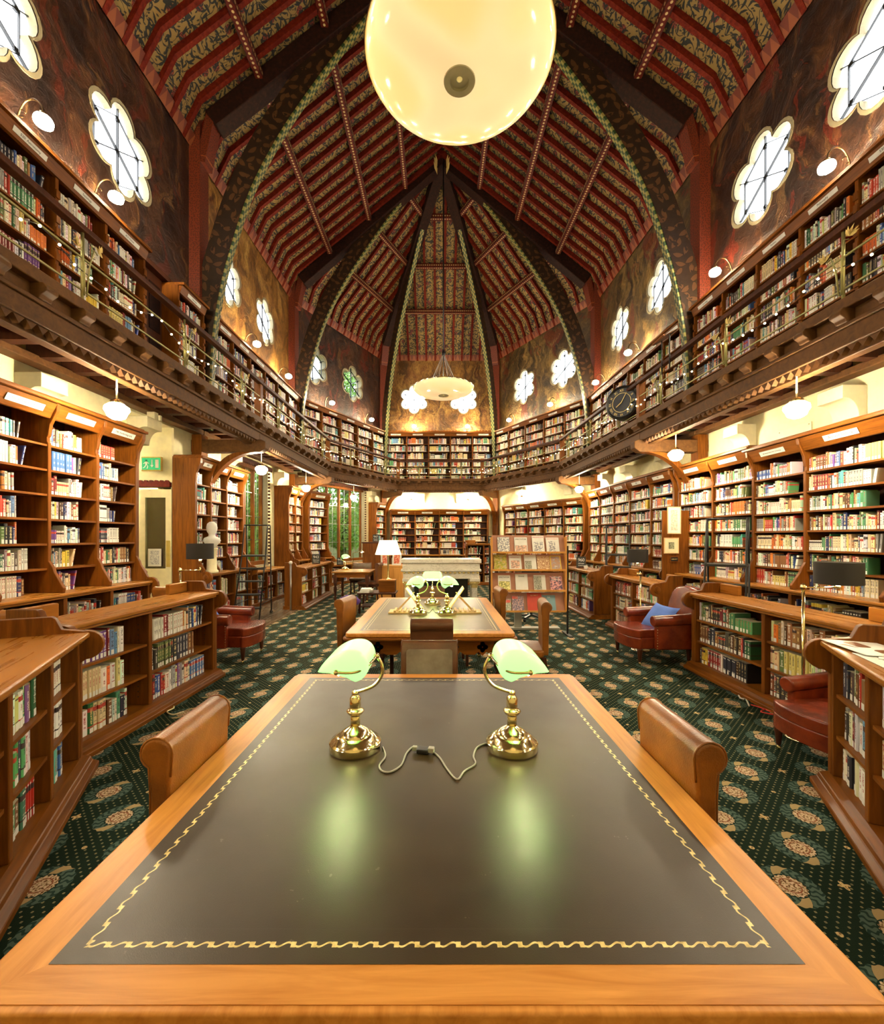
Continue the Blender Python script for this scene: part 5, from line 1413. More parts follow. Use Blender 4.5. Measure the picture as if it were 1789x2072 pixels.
mag('white magazine with a long thin drawn figure, rightmost on the top tier',0,1105,1131,.245,'white','NEW STATESMAN','pink',.022,(-.3,.05,.2,.75,'mg_sketch'),pos=.9)
mag('magazine with golden hills on its cover, leftmost on the second tier',1,999,1025,.262,'mg_field')
mag('white magazine with a ring of red and black marks, second tier',1,1030,1055,.24,'white','THE WORLD TODAY','magenta',.016,(-.35,.1,.35,.65,'mg_pink'))
mag('cream journal with a photograph and side title, middle of the second tier',1,1061,1085,.25,'white',None,'ink',.02,(-.45,.05,.1,.6,'mg_grey'))
mag('brown magazine with pale contour lines, fourth on the second tier',1,1087,1112,.235,'contour')
mag('yellow-bordered magazine with a mountain photograph on the second tier',1,1113,1135,.235,'magyellow','Asia','white',.03,(-.42,.05,.42,.94,'mg_mount'),pos=.25)
mag('pale yellow magazine, leftmost on the third tier',2,1008,1033,.245,'white','SPECTATOR','ink',.030,(-.45,.02,.45,.6,'mg_yel'))
mag('plain white gazette, second on the third tier',2,1043,1068,.265,'white','Gazette','ink',.030)
mag('journal with a grey photograph and upright title on the third tier',2,1080,1104,.25,'white',None,'ink',.02,(-.48,.04,.15,.9,'mg_grey'))
mag('black science magazine with a pink creature, rightmost on the third tier',2,1113,1137,.23,'mg_space','Oxford\nScientist','white',.040,pos=.84)
mag('folded newspaper with a red masthead, leftmost on the bottom tier',3,999,1034,.19,'mg_news','Cherwell','white',.035,(-.47,.68,.47,.93,'pink'),pos=.8)
mag('magazine with a rose skyline cover, second on the bottom tier',3,1036,1060,.24,'mg_city','FORUM','white',.02,(-.48,.80,.0,.97,'pink'),pos=.9)
mag('large red magazine with a black branch drawing on the bottom tier',3,1067,1096,.29,'magred','Reviewed','mg_yel',.03)
mag('slate blue magazine, rightmost on the bottom tier',3,1098,1124,.25,'magblue','RA','white',.035)
o=thing('standing_desk','pale grey metal desk frame behind the magazine rack','desk frame',(1.30,7.35,0))
for x in (-.22,.05): MB().box((x-.06,0,.03),(x+.06,.05,1.0)).build('leg','grey',o,bevel=.004)
MB().box((-.3,-.05,0),(.75,.1,.035)).build('base_bar','grey',o,bevel=.004); MB().box((-.4,-.1,1.0),(.8,.5,1.03)).build('desk_top','palewood',o,bevel=.004)
o=thing('office_chair','black swivel chair behind the magazine rack','chair',(1.75,8.2,0))
for k in range(5):
    a=k*2*PI/5+.3; MB().bar((0,0,.10),(.28*math.cos(a),.28*math.sin(a),.07),.04,.03).build('base_arm','black',o); MB().sphere((.28*math.cos(a),.28*math.sin(a),.03),.03,8,6).build('castor','black',o,smooth=True)
MB().tube([(0,0,.08),(0,0,.45)],.025,10).build('gas_column','black',o); MB().prism(rrect(-.24,.24,-.24,.24,.08),(0,0,.45),(1,0,0),(0,1,0),(0,0,1),.07).build('seat','black',o,bevel=.02); MB().box((-.2,.2,.6),(.2,.26,1.0)).build('backrest','black',o,bevel=.03,bseg=3)
# great pendants -----------------------------------------------------------------
def great(label,x,y,ztop,dz=0):
    t=thing('bowl_pendant',label,'ceiling lamp',(x,y,0),0,'great opal bowl pendants')
    zr=EYE+4.53+dz; zb=zr-.23; r=.875; n=18
    prof=[]
    for i in range(n+1):
        a=i/n; prof.append((.10+(r-.10)*math.sin(a*PI/2)**.92,zb+(zr-zb)*(1-math.cos(a*PI/2))**1.1))
    prof+=[(r-.008,zr),(r-.02,zr-.01)]
    MB().lathe([(.09,zb)]+prof,seg=72,cap=False).build('glass_bowl','bowl',t,smooth=True)
    MB().lathe([(r+.006,zr-.02),(r+.012,zr-.005),(r+.006,zr+.012),(r-.012,zr+.012),(r-.012,zr-.01),(r+.006,zr-.02)],seg=72).build('rim','brass',t,smooth=True)
    MB().lathe([(.0,zb+.10),(.035,zb+.10),(.085,zb+.02),(.09,zb-.004),(.145,zb-.006),(.150,zb),(.150,zb+.02)],seg=36).build('centre_fitting','fitting',t,smooth=True).modifiers.new('e','EDGE_SPLIT').split_angle=R(35)
    MB().sphere((0,0,zb+.035),.032,14,10).build('clear_bulb','dimbulb',t,smooth=True)
    m=MB(); m.lathe([(.42,zr+.03),(.42,zr+.07),(.40,zr+.07),(.40,zr+.03),(.42,zr+.03)],seg=40); m.lathe([(.10,zr+.10),(.14,zr+.16),(.05,zr+.20)],seg=20); m.build('upper_ring','steel',t,smooth=True)
    for k in range(12):
        a=k*PI/6; m=MB(); m.tube([(.41*math.cos(a),.41*math.sin(a),zr+.06),(.03*math.cos(a),.03*math.sin(a),zr+.95)],.005,5); m.tube([(.41*math.cos(a),.41*math.sin(a),zr+.03),((r-.01)*math.cos(a),(r-.01)*math.sin(a),zr+.01)],.006,5); m.build('suspension_wire','steel',t)
    m=MB(); m.tube([(0,0,zr+.05),(0,0,ztop)],.02,8); m.lathe([(.045,zr+.93),(.05,zr+1.0),(.03,zr+1.1)],seg=14); m.build('hanging_rod','iron',t,smooth=True)
    for k in range(4):
        a=k*PI/2+.4; MB().tube([(.22*math.cos(a),.22*math.sin(a),zr+.10),(.30*math.cos(a),.30*math.sin(a),zr+.10)],.035,10).build('lamp_tube','halogen',t,smooth=True)
M['fitting']=plain('grey_gold_fitting',(.42,.38,.22),.35,.6); M['dimbulb']=emis('glass_bulb',(.9,.75,.3),.08,.1)
great('great opal glass bowl pendant overhead, nearest the camera',.20,4.10,12.6)
great('distant opal glass bowl pendant hanging from the roof apex',.15,12.62,12.5,-.18)
great('opal glass bowl pendant behind the viewpoint at the near end',.2,-1.2,12.6)
# gilded leaf boss at the apex
m=MB()
for sx in (-1,1):
    for k in range(6):
        a=.4*(k-2.5); d=Vector((sx*.25*abs(math.sin(a))+sx*.1,math.sin(a)*.2,1)).normalized(); c0=Vector((sx*.13,-.25,0)); s=Vector((.03,0,0))
        z0=-.35+.12*(k%3); m.add([c0+Vector((0,0,z0)),c0+Vector((0,0,z0))+d*.17+s,c0+Vector((0,0,z0))+d*.34,c0+Vector((0,0,z0))+d*.17-s],[(0,1,2,3)])
o=m.build(trimname(),'gilded_leaf'); struct(o); o.location=(.1,12.75,12.35); o.modifiers.new('s','SOLIDIFY').thickness=.02
# wall globes ------------------------------------------------------------------------
def sconce(Mx,u,label):
    t=thing('wall_globe_lamp',label,'wall lamp',Mx=Mx@Matrix.Translation((u,0,0)),group='globe lamps above the gallery bookcases')
    m=MB(); m.tube([tuple((0,p.x,p.y)) for p in spl([(.12,5.84),(.13,6.02),(.20,6.16),(.30,6.19),(.38,6.12),(.40,6.04)],4)],.010,8)
    m.tube([(0,.17+.04*math.cos(a*.5),6.04+.04*math.sin(a*.5)) for a in range(0,11)],.005,6); m.build('gooseneck','bronze',t,smooth=True)
    MB().lathe([(0,0),(.05,0),(.05,.015),(.02,.02)],(0,.12,5.83),14).build('mount','bronze',t,smooth=True)
    MB().lathe([(.02,6.05),(.045,6.03),(.05,6.005)],(0,.40,0),16).build('gallery_collar','brass',t,smooth=True)
    m=MB(); m.lathe([(.04,6.01),(.075,5.99),(.088,5.955),(.08,5.92),(.05,5.90),(0,5.893)],(0,.40,0),12); m.build('opal_globe','globe',t,smooth=True)
def wpos(P,Q,x): return upx(P,Q,x,.40)
for P,Q,Mx,xs,w in ((L1,L0,MLN,((88,'nearest'),(235,'next')),'on the near left wall'),(L2,L1,ML,((520,'nearer'),(584,'farther')),'on the middle of the left wall'),(F1,L2,MLA,((672,'left'),(752,'right')),'on the angled left wall'),(F2,F1,MF,((838,'left'),(946,'right')),'on the far end wall'),(R2,F2,MRA,((1030,'left'),(1113,'right')),'on the angled right wall'),(R1,R2,MR,((1205,'farther'),(1271,'nearer')),'on the middle of the right wall'),(R0,R1,MRN,((1447,'farther'),(1673,'nearer')),'on the near right wall')):
    for x,nm in xs: sconce(Mx,wpos(P,Q,x),'%s opal globe lamp above the gallery books %s'%(nm,w))
def hang(label,x,y):
    t=thing('globe_pendant',label,'pendant lamp',(x,y,0),0,'globe pendants under the gallery')
    m=MB(); m.tube([(0,0,3.04),(0,0,3.62)],.009,8); m.build('rod','creampaint',t,smooth=True)
    MB().lathe([(.02,3.06),(.06,3.03),(.07,3.0)],seg=18).build('cap','brass',t,smooth=True)
    m=MB(); m.lathe([(.065,3.005),(.115,2.965),(.12,2.93),(.10,2.90),(.085,2.86),(.045,2.835),(0,2.83)],seg=12); m.build('opal_globe','globe_low',t,smooth=True)
for x,y,l in ((-3.49,4.72,'opal globe pendant under the gallery, left foreground'),(-3.60,8.85,'opal globe pendant under the gallery by the tall left window'),(-3.68,12.1,'opal globe pendant under the gallery near the corner left of garden window'),(-2.9,14.9,'opal globe pendant hanging before the garden window'),(-1.05,17.0,'opal globe pendant before the far wall, left one'),(1.15,17.0,'opal globe pendant before the far wall, right one'),(3.0,15.6,'opal globe pendant before the angled right wall'),(4.02,12.4,'opal globe pendant at the far end of the right wall'),(3.96,7.25,'opal globe pendant beside the curved brace on the right'),(3.84,4.66,'opal globe pendant under the gallery, right foreground')): hang(l,x,y)
hang('unseen globe pendant added to brighten the little lobby by the cream door',-6.2,6.9)  # hidden lamp, added to brighten the alcove by the door
hang('unseen globe pendant added to light the passage behind the cream door',-6.2,8.6)  # another hidden lamp, added to light the passage
for x,y,l in ((-3.49,1.2,'added opal globe pendant, unseen, under the gallery left of the viewpoint'),(3.84,1.2,'added opal globe pendant, unseen, under the gallery right of the viewpoint')): hang(l,x,y)  # out-of-view pendants, added to brighten the near half of the room
for y in (3.0,1.2,-.8): sconce(MLN,uat(L1,L0,y),'added opal globe lamp, unseen, above the gallery books on the left, behind the view'); sconce(MRN,uat(R0,R1,y),'added opal globe lamp, unseen, above the gallery books on the right, behind the view')  # out-of-view lamps added for more light, carrying on the wall rows
# fairy lights along the gallery rail ---------------------------------------------------
SIDE={'right_near':'near right','right':'middle right','right_angled':'angled right','far':'far','left_angled':'angled left','left':'middle left','left_near':'near left'}
for Mx,L,nm in GR:
    a,b=0,L
    if nm=='right_near': a=L-5.2
    if nm=='left_near': b=5.2
    t=thing('fairy_lights','string of tiny warm fairy lights looped along the %s gallery rail'%SIDE[nm],'string lights',Mx=Mx,group='fairy light strings on the gallery rail')
    n=int((b-a)/.17); pts=[]; r2=random.Random(len(nm)*7)
    for k in range(n+1):
        u=a+(b-a)*k/n; ph=(u%1.5)/1.5; pts.append((u,.065+.02*r2.random(),ZG+.37-.13*math.sin(ph*PI)+.02*r2.uniform(-1,1)))
    MB().tube(pts,.0035,4).build('wire','iron',t)
    for p in pts[::1]:
        MB().sphere((p[0],p[1]+.012,p[2]-.012),.012,6,4).build('bulb','fairy',t)
# clock
t=thing('gallery_clock','large round black clock on the right gallery rail','clock',Mx=fr((3.62,8.55,4.20),(.66,-.75,0),(0,0,1),(-.75,-.66,0)))
MB().lathe([(.32,-.20),(.33,-.17),(.33,.03),(.30,.05),(.28,.03),(0,.03)],seg=40).build('drum_case','iron',t,smooth=True).modifiers.new('e','EDGE_SPLIT').split_angle=R(40)
for k in range(12):
    a=PI/2-k*PI/6; n_=['XII','I','II','III','IIII','V','VI','VII','VIII','IX','X','XI'][k]
    text(n_,.07,'gilded_leaf',t,Matrix.Translation((.235*math.cos(a),.235*math.sin(a),.034))@Matrix.Rotation(a-PI/2,4,'Z'),'numeral')
for a,l,w in ((R(60),.20,.012),(R(215),.13,.016)): MB().bar((0,0,.045),(l*math.cos(a),l*math.sin(a),.045),w,.004).build('hand','gilded_leaf',t)
MB().lathe([(.19,.032),(.19,.036),(.18,.036),(.18,.032),(.19,.032)],seg=32).build('inner_ring','gilded_leaf',t)
# rail lecterns
def rail_rest(label,p,rz):
    t=thing('rail_lectern',label,'lectern',p,rz,'small sloping book boards on the gallery rail')
    MB().cbox((0,0,.16),(.36,.26,.014),rot=Matrix.Rotation(R(28),3,'X')).build('sloping_board','wood_x',t,bevel=.004); MB().cbox((0,-.12,.115),(.36,.02,.03)).build('lip','wood_x',t)
    for s in (-1,1): MB().bar((s*.12,0,-.4),(s*.12,0,.15),.015,.015).build('bracket','iron',t)
rail_rest('sloping book board on the right gallery rail before the truss rib',(3.66,7.0,4.62),R(-90)); rail_rest('sloping book board on the angled left gallery rail',(-2.55,14.8,4.58),R(63)); rail_rest('sloping book board on the angled right gallery rail',(2.78,14.8,4.58),R(-60))
# left wall things: the alcove with the door ----------------------------------------------
m=MB(); m.box((-7.2,7.5,2.42),(-4.60,7.6,3.45)); m.box((-7.2,7.5,0),(-5.72,7.6,2.42)); struct(m.build('wall_alcove_far','cream'))
m=MB(); m.box((-7.2,5.9,0),(-4.62,6.0,3.45)); struct(m.build('wall_alcove_near','cream'))
struct(MB().box((-7.3,5.9,0),(-7.2,9.6,3.45)).build('wall_alcove_left','cream')); struct(MB().box((-7.2,9.5,0),(-4.85,9.6,3.45)).build('wall_vestibule_end','cream'))
struct(MB().box((-7.3,5.9,3.45),(-4.6,9.6,3.5)).build('ceiling_vestibule','cream')); struct(MB().box((-7.2,5.9,-.02),(-4.6,9.6,.0)).build('floor_vestibule','boards'))
struct(MB().box((-4.9,7.6,0),(-4.8,9.5,3.45)).build('wall_vestibule_right','cream'))
m=MB(); m.box((-5.78,7.44,2.42),(-4.6,7.5,2.50)); x=-5.78
while x<-4.62: m.prism([(0,0),(.03,.035),(.06,.035),(.09,0)],(x,7.44,2.5),(1,0,0),(0,0,1),(0,1,0),.05); x+=.09
o=m.build(trimname(),'rafter'); struct(o)
d=thing('door_1',None,None,(0,0,0)); struct(d)
dx0,dx1,dy=-5.13,-4.58,7.46
m=MB(); m.box((dx0,dy,0),(dx0+.10,dy+.05,2.38)); m.box((dx1-.10,dy,0),(dx1,dy+.05,2.38)); a_,b_=dx0+.1,dx1-.1; m.box((a_,dy,2.24),(b_,dy+.05,2.38)); m.box((a_,dy,.86),(b_,dy+.05,1.02)); m.box((a_,dy,0),(b_,dy+.05,.2)); m.build('door_frame','creampaint',d)
MB().box((dx0+.1,dy+.015,.2),(dx1-.1,dy+.03,.86)).build('door_panel','creampaint',d); MB().box((dx0+.1,dy+.02,1.02),(dx1-.1,dy+.024,2.24)).build('pane','oldglass',d)
MB().box((dx1-.085,dy-.006,1.05),(dx1-.02,dy,1.5)).build('push_plate','brass',d)
m=MB(); m.box((dx0+.02,dy+.06,.3),(dx1-.0,dy+.09,2.3)); o=m.build(trimname(),'darkwood'); struct(o)
t=framed('small notice with a dark pattern stuck on the door glass',(-4.86,dy-.006,1.06),0,.22,.30,'white','art_dark',0,'notice','white',None,.02,'notice')
# exit sign
t=thing('exit_sign','green exit sign with running figure and arrow above the door','sign',(-4.86,7.38,2.68))
MB().box((-.17,-.02,.0),(.17,.03,.24)).build('sign_box','brass',t,bevel=.004); MB().box((-.155,-.026,.02),(.155,-.02,.22)).build('sign_face','greensign',t) if False else None
M['greensign']=emis('green_sign_face',(.0,.30,.12),.25); MB().box((-.155,-.026,.02),(.155,-.02,.22)).build('sign_face','greensign',t)
m=MB(); y=-.0265
def P2(pts,mm=m): mm.prism(pts,(0,y,0),(1,0,0),(0,0,1),(0,-1,0),.001)
m.lathe([(.014,0),(0,.0)],(-.075,y-.001,.175),12,rot=Matrix.Rotation(PI/2,3,'X')); P2([(-.10,.16),(-.06,.155),(-.065,.10),(-.095,.11)]); P2([(-.10,.15),(-.13,.125),(-.125,.115),(-.095,.135)]); P2([(-.06,.15),(-.03,.13),(-.035,.12),(-.065,.138)]); P2([(-.09,.11),(-.075,.105),(-.10,.06),(-.135,.045),(-.137,.055),(-.112,.068)]); P2([(-.08,.11),(-.065,.10),(-.045,.075),(-.06,.035),(-.072,.04),(-.06,.075)]); P2([(.01,.19),(.025,.19),(.025,.09),(.01,.09)]); P2([(-.01,.10),(.045,.10),(.0175,.055)]); P2([(.075,.05),(.13,.05),(.13,.19),(.075,.19)])
m.build('pictogram','white',t)
# cable, sockets, call points, pictures
for nm,lab,p,s,mat in (('call_point','green emergency call point on the end board by the door',(-4.38,7.56,1.33),(.10,.03,.11),'greenpl'),('light_switch','white light switch above the green call point',(-4.36,7.56,1.50),(.09,.02,.12),'white'),('notice','small white notice below the green call point',(-4.36,7.56,1.10),(.14,.01,.16),'white'),('fire_notice','cream notice low on the end board by the door',(-4.34,7.56,.80),(.14,.01,.13),'creampaint')):
    t=thing(nm,lab,'notice' if 'notice' in nm else 'switch',(p[0],p[1]-.0,p[2])); MB().box((-s[0]/2,-s[1],-s[2]/2),(s[0]/2,0,s[2]/2)).build('plate',mat,t,bevel=.003)
    if nm=='call_point': MB().box((-.03,-.034,-.03),(.03,-.03,.0)).build('button_plate','white',t)
    if nm=='light_switch': MB().box((-.012,-.028,-.02),(.012,-.02,.02)).build('rocker','creampaint',t)
    if 'notice' in nm: MB().box((-s[0]*.35,-s[1]-.001,-.02),(s[0]*.35,-s[1],-.012)).build('printed_line','ink',t)
t=thing('plaster_bust','white plaster bust on a pale pedestal at the bookcase end','bust',(-4.02,7.72,.925))
m=MB(); m.lathe([(.11,0),(.11,.04),(.085,.06),(.075,.38),(.10,.42),(.10,.44)],seg=20); m.build('pedestal','creampaint',t,smooth=True)
m=MB(); m.lathe([(.05,.44),(.10,.50),(.15,.57),(.13,.62),(.06,.65),(.055,.69),(.085,.74),(.095,.80),(.08,.87),(.04,.905),(0,.91)],seg=22,sx=1.0,sy=.85); m.build('head_and_shoulders','white',t,smooth=True)
# framed pictures on the right
struct(MB().box((4.12,8.0,0),(4.88,8.03,2.05)).build(trimname(),'wood_z'))
framed('tall pale framed print beside the curved brace on the right',(4.33,7.985,1.62),0,.25,.50,'palewood','art_plan',0,mount='white',group='framed pictures by the right brace',mb_=.05)
framed('square framed etching below the tall print on the right',(4.28,7.985,1.26),0,.27,.29,'palewood','art_olive',0,mount='creampaint',group='framed pictures by the right brace',mb_=.07)
t=thing('name_plaque','small dark lettered plaque below the two framed pictures','plaque',(4.33,7.985,1.10)); MB().box((-.09,-.01,0),(.09,.0,.11)).build('plaque_board','wood_x',t,bevel=.003); MB().box((-.065,-.012,.02),(.065,-.01,.09)).build('plaque_face','black',t); text('LIBRARY',.028,'gilded_leaf',t,fr((0,-.013,.055),(1,0,0),(0,0,1),(0,-1,0)))
t=thing('wall_plaque','pale access hatch plate high on the cream right wall','plate',Mx=MRN@Matrix.Translation((uat(R0,R1,6.1),.01,2.95))); MB().box((-.28,0,-.16),(.28,.012,.16)).build('plate_body','creampaint',t,bevel=.003); 
m=MB()
for x in (-.25,.25):
    for z in (-.13,.13): m.lathe([(.008,0),(0,.003)],(x,.012,z),8,rot=Matrix.Rotation(-PI/2,3,'X'))
m.build('screws','brass',t)
# small loudspeaker + sockets on the left wall plate
t=thing('socket_box','cream electrical socket box on the beam above the alcove','socket',(-4.36,6.62,3.40)); MB().box((-.06,-.03,-.06),(.06,.06,.06)).build('box_body','creampaint',t,bevel=.004); MB().box((-.03,.06,-.05),(.09,.1,.03)).build('plug','creampaint',t,bevel=.003)
t=thing('security_camera','small dome camera under the gallery corner post','camera',(-1.62,16.28,3.30)); MB().box((-.05,-.05,0),(.05,.05,.08)).build('mount','white',t); MB().sphere((0,0,0),.045,10,6).build('dome','black',t,smooth=True)
# papers on the near right low case
rr=random.Random(5)
Mn,_=plan((1.63,1.08),(2.41,2.66))
NP=[(1.62,-.12,.0,14,'map_paper','stiff cut-out paper sheet with brown shapes, topmost on the nearest right bookcase'),(1.50,-.26,.0,-20,'paper_sheet','white paper sheet under the cut-out sheet on the nearest right bookcase'),(1.30,-.15,.0,5,'paper_sheet','white leaflet nearest the viewer on the nearest right bookcase')]
for k,(u,w,_,a,nm,lab) in enumerate(NP):
    Mx=Mn@Matrix.Translation((u,w,.912+.004*(2-k)))@Matrix.Rotation(R(a),4,'Z')
    t=thing(nm,lab,'paper',Mx=Mx,group='papers on the nearest right bookcase')
    MB().box((-.19,-.13,0),(.19,.13,.0025)).build('sheet','white',t)
    if k==0:
        m=MB(); m.prism(rrect(-.15,-.05,-.09,.02,.03),(0,0,.0026),(1,0,0),(0,1,0),(0,0,1),.0008); m.prism(rrect(.0,.14,-.02,.05,.02),(0,0,.0026),(1,0,0),(0,1,0),(0,0,1),.0008); m.prism([(-.02,.06),(.06,.11),(.08,.07)],(0,0,.0026),(1,0,0),(0,1,0),(0,0,1),.0008); m.build('brown_shape','wood_x',t)
    else:
        for q in range(5): MB().box((-.15,-.09+q*.035,.0026),(.12-.03*(q%2),-.083+q*.035,.003)).build('printed_line','ink',t)
# floor cable on the right
M['fcable']=plain('white_flex',(.75,.73,.68),.4)
def fl(x,y,z=.008): d=(EYE-z)*880/(y-1088); return ((x-887)/880*d,d,z)
o=MB().tube([tuple(p) for p in spl([fl(1385,1352),(fl(1420,1372)),fl(1440,1385),fl(1475,1398),fl(1500,1403),fl(1507,1415),fl(1525,1420)],5)],.006,6).build('floor_cable','black',None,smooth=True); tag(o,'black floor cable along the foot of the right low bookcase','cable')
o=MB().tube([tuple(p) for p in spl([fl(1478,1395),fl(1492,1402),fl(1498,1412),fl(1510,1416),fl(1516,1428)],5)],.007,6).build('floor_cable','fcable',None,smooth=True); tag(o,'white plug lead lying on the carpet by the right bookcase','cable')
o=MB().tube([tuple(p) for p in spl([fl(1520,1426),fl(1540,1432),fl(1560,1440),fl(1555,1434),fl(1540,1440),fl(1565,1446)],5)],.006,6).build('floor_cable','red',None,smooth=True); tag(o,'red flex on the carpet beside the half-hidden armchair','cable')
o=MB().tube([tuple(p) for p in spl([fl(330,1428),fl(345,1425),fl(352,1432),fl(338,1440),fl(350,1446),fl(372,1440)],5)],.006,6).build('floor_cable','creampaint',None,smooth=True); tag(o,'cream cable on the carpet beside the left low bookcase plinth','cable')
t=thing('corner_post','slim steel post with white knob beside the 943 bookcase','post',(-3.13,9.22,0)); MB().tube([(0,0,0),(0,0,.98)],.02,12).build('post_shaft','steel',t,smooth=True); MB().sphere((0,0,1.02),.04,12,8).build('knob','white',t,smooth=True)
# outside: garden
struct(MB().box((-40,-20,-.6),(30,45,-.5)).build('ground','grass'))
def tree(label,x,y,z0,h,r,n,seed,name='garden_tree'):
    rr=random.Random(seed); t=thing(name,label,'tree',(x,y,-.5),0,'garden trees outside the left windows')
    MB().tube([(0,0,0),(.1,0,h*.4),(0,.1,h*.8)],[.22,.16,.06],10).build('trunk','bark',t,smooth=True)
    m=MB()
    for k in range(n):
        a=rr.uniform(0,2*PI); q=rr.random()**.4; zz=rr.uniform(-1,1); rad=r*q*math.sqrt(max(0,1-zz*zz)); c=Vector((rad*math.cos(a),rad*math.sin(a),z0+(h-z0)*(.5+.5*zz)))
        d=Vector((rr.uniform(-1,1),rr.uniform(-1,1),rr.uniform(-.6,.6))).normalized(); s=d.orthogonal().normalized()*rr.uniform(.05,.09); d*=rr.uniform(.09,.16)
        m.add([c,c+d*.5+s,c+d,c+d*.5-s],[(0,1,2,3)])
    m.build('foliage','leaf',t)
tree('leafy garden tree seen through the left panes of the garden window',-6.4,16.2,.4,5.5,1.5,8000,1)
tree('leafy garden tree filling the upper angled windows on the left',-4.3,19.8,1.5,9.6,2.1,12000,2)
tree('leafy garden tree outside the tall left window',-8.6,14.6,.3,5.5,1.4,5000,3)
struct(MB().box((-7.0,9.9,-.5),(-6.8,13.0,5)).build('wall_outside_brick','brick'))
_g=MB(); _g.box((-13,22.4,-.5),(-2.6,22.7,3.2)); _g.box((-13,9,-.5),(-12.8,22.4,3.0)); struct(_g.build('wall_outside_garden','stone'))
tree('bushy garden tree filling the lower panes of the garden window',-7.9,17.6,-.2,4.2,1.35,9000,5)
# ---------------------------------------------------------------- the books themselves
def book_geo(b,mb_v,mb_f,mb_uv,cols,rnds,detail=False):
    """appends the visible faces of one book in the case's frame"""
    pass
def bookmesh(blist,name,local=None):
    V=[];F=[];UV=[];CO=[];RN=[]
    for b in blist:
        Mx=b['M'] if local is None else Matrix.Identity(4)
        t,h,d,w,z,u=b['t']/2,b['h'],b['d'],b['w'],b['z'],b['u']
        if local is not None: u=w=z=0
        base=len(V)
        s=t*.28
        # across the spine: viewer left (+u) to right; slightly rounded
        ring=[(u+t,w-d),(u+t,w-.006),(u+t*.6,w-.0),(u-t*.6,w-.0),(u-t,w-.006),(u-t,w-d)]
        sh=math.tan(b['lean'])
        for zz in (z,z+h):
            for (a,c) in ring: 
                p=Mx@Vector((a-(zz-z)*sh+ (b['h']*math.sin(b['lean'])*.5 if b['lean'] else 0)*0,c,zz)); V.append(tuple(p))
        n=6
        uvx=[-1,-1,0,1,2,2]
        for i in range(5):
            F.append((base+i,base+n+i,base+n+i+1,base+i+1)); CO.append(b['c']); RN.append(b['r'])
            if i==2: UV.append([(0,0),(0,1),(1,1),(1,0)])
            else: UV.append([(-3,0),(-3,1),(-3,1),(-3,0)])
        F.append(tuple(base+n+i for i in range(6))[::-1]); CO.append((.62,.55,.38)); RN.append(.5); UV.append([(-3,.5)]*6)
        if b['sticker'] and local is None:
            q=len(V); zz=z+.004; hh=.036
            for (a,c) in ((u+t*.62,zz),(u-t*.62,zz),(u-t*.62,zz+hh),(u+t*.62,zz+hh)):
                V.append(tuple(Mx@Vector((a-(c-z)*sh,w+.0012,c))))
            F.append((q,q+3,q+2,q+1)); CO.append((.85,.84,.80)); RN.append(.5); UV.append([(-3,.5)]*4)
    me=bpy.data.meshes.new(name); me.from_pydata(V,[],F); me.materials.append(M['book'])
    L=me.uv_layers.new(name='UVMap'); L.data.foreach_set('uv',[x for f in UV for p in f for x in p])
    ca=me.attributes.new('Col','FLOAT_COLOR','CORNER'); arr=[]
    for f,c in zip(F,CO): arr+=list(c+(1,))*len(f)
    ca.data.foreach_set('color',arr)
    ra=me.attributes.new('rnd','FLOAT','FACE'); ra.data.foreach_set('value',RN)
    me.update(); return me
def choose():
    bpy.context.view_layer.update(); dg=bpy.context.evaluated_depsgraph_get()
    cam=Vector((0,0,EYE)); cand=[]
    for b in BOOKS:
        p=b['M']@Vector((b['u'],b['w']+.004,b['z']+b['h']*.5)); b['p']=p
        if p.y<.5: continue
        x=887+880*p.x/p.y; y=1088-880*(p.z-EYE)/p.y
        if not(0<=x<=1789 and 0<=y<=2072): continue
        nrm=(b['M'].to_3x3()@Vector((0,1,0))); dirn=(p-cam); c=-dirn.normalized().dot(nrm)
        if c<.03: continue
        a=b['M']@Vector((b['u']+b['t']/2,b['w'],b['z']+b['h']*.5)); e=b['M']@Vector((b['u']-b['t']/2,b['w'],b['z']+b['h']*.5))
        wpx=abs(880*a.x/a.y-880*e.x/e.y); hpx=880*b['h']/p.y
        cand.append((wpx*hpx,b))
    cand.sort(key=lambda q:-q[0]); out=[]
    for a,b in cand:
        if len(out)>=300: break
        ok=0
        for zz in (.3,.75):
            p=b['M']@Vector((b['u'],b['w']+.006,b['z']+b['h']*zz)); d=p-cam; L=d.length
            hit,loc,_,_,_,_=SC.ray_cast(dg,cam+d.normalized()*.06,d.normalized(),distance=L-.075)
            if not hit: ok+=1
        if ok: out.append(b)
    return out
EXTRA=[]
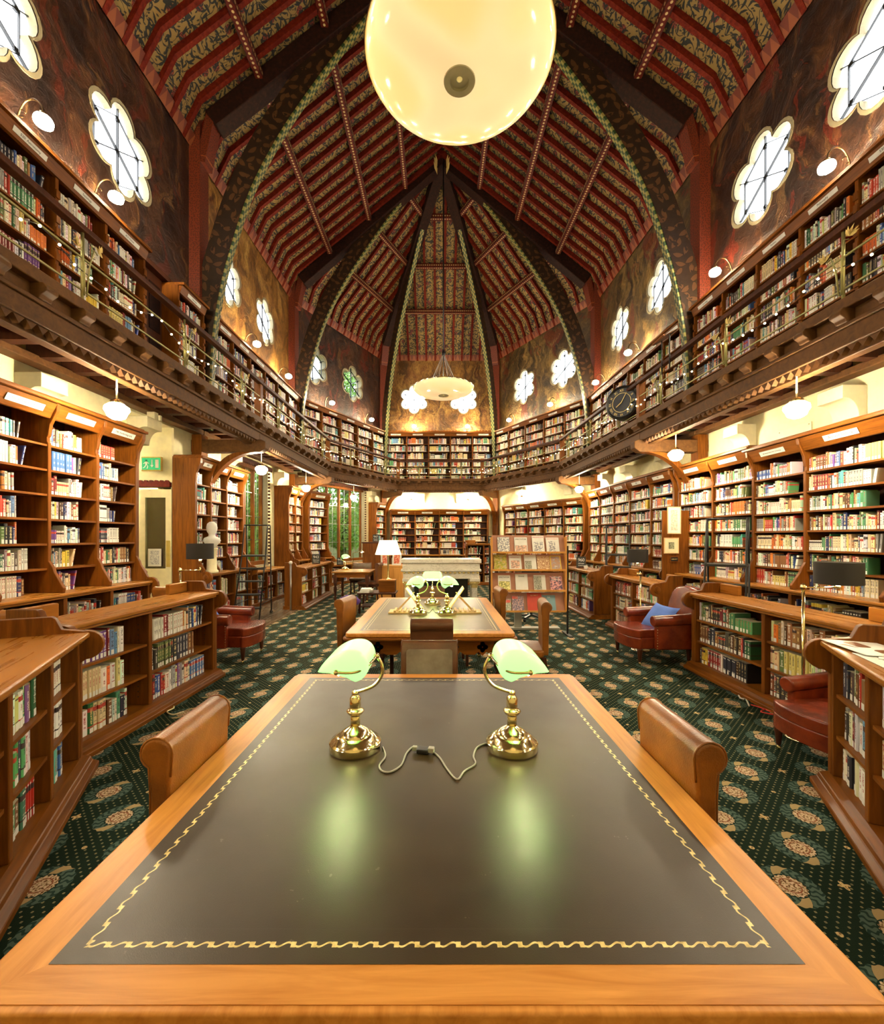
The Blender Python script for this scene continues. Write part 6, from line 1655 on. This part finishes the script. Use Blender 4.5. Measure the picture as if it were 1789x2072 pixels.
def make_books():
    sel=choose(); ids={id(b) for b in sel}
    rest=[b for b in BOOKS if id(b) not in ids]
    o=bpy.data.objects.new('shelved_books',bookmesh(rest,'shelved_books')); COL.objects.link(o)
    tag(o,'rows of smaller distant books filling the wall and gallery shelves','books',kind='stuff')
    ROW={1:'top',2:'second',3:'third',4:'fourth',5:'fifth',6:'sixth',7:'seventh',8:'eighth',9:'bottom'}
    for b in sel:
        Mx=b['M']@Matrix.Translation((b['u'],b['w'],b['z']))
        o=bpy.data.objects.new('book',bookmesh([b],'book',True)); COL.objects.link(o); o.matrix_world=Mx
        rows=3 if 'low' in b['case'] else 9
        row=('bottom' if b['row']==rows else 'middle' if rows==3 and b['row']==2 else ROW[b['row']])
        lab='%s book, %s from left, %s shelf, %s bay, %s'%(CNAME[b['k']],ordn(b['i']),row,ordn(b['bay']),b['case'])
        tag(o,lab,'book','books on the '+b['case'])
        t,h,d=b['t']/2,b['h'],b['d']; sh=math.tan(b['lean'])
        m=MB(); i=.0025; zt_=h-.004
        m.add([(t-i-h*sh,-d+.004,h+.0004),(t-i-h*sh,-.010,h+.0004),(-t+i-h*sh,-.010,h+.0004),(-t+i-h*sh,-d+.004,h+.0004)],[(0,1,2,3)])
        m.add([(t-i-h*sh,-d+.004,h-.006),(t-i-h*sh,-.010,h-.006),(-t+i-h*sh,-.010,h-.006),(-t+i-h*sh,-d+.004,h-.006)],[(3,2,1,0)])
        m.build('page_block','paper',o)
        if b['sticker']:
            m=MB(); zz=.004; q=[(t*.62,zz),(-t*.62,zz),(-t*.62,zz+.036),(t*.62,zz+.036)]
            m.add([(a-c*sh,.0012,c) for a,c in q]+[(a-c*sh,.0006,c) for a,c in q],[(0,3,2,1),(0,1,5,4),(1,2,6,5),(2,3,7,6),(3,0,4,7)])
            m.build('shelf_mark_label','white',o)
    print('BOOKS',len(BOOKS),'selected',len(sel), 'smallest')
make_books()
# ---------------------------------------------------------------- camera, sky, settings
cam=bpy.data.cameras.new('camera'); co=bpy.data.objects.new('camera',cam); COL.objects.link(co)
cam.sensor_fit='VERTICAL'; cam.sensor_height=36; cam.sensor_width=36*1789/2072
cam.lens=36*880/2072; cam.shift_x=7.5/2072; cam.shift_y=52/2072; cam.clip_start=.05; cam.clip_end=200
co.location=(0,0,EYE); co.rotation_euler=(R(90),0,0); SC.camera=co
w=bpy.data.worlds.new('sky'); SC.world=w; w.use_nodes=True
w.node_tree.nodes['Background'].inputs[0].default_value=(.86,.93,1,1)
w.node_tree.nodes['Background'].inputs[1].default_value=2.6
w.cycles.sampling_method='NONE'
vs=SC.view_settings; vs.view_transform='Standard'; vs.look='None'; vs.gamma=1; vs.use_curve_mapping=False; vs.exposure=1.5
cy=SC.cycles; cy.use_denoising=True; cy.max_bounces=6; cy.diffuse_bounces=3; cy.glossy_bounces=2; cy.transmission_bounces=4; cy.transparent_max_bounces=6
cy.sample_clamp_indirect=4; cy.use_light_tree=False; cy.caustics_reflective=False; cy.caustics_refractive=False
cy.use_adaptive_sampling=True; cy.adaptive_threshold=.02
for k in ('fairy','gshade','bowl','wshade','dimbulb','greensign'): M[k].cycles.emission_sampling='NONE'
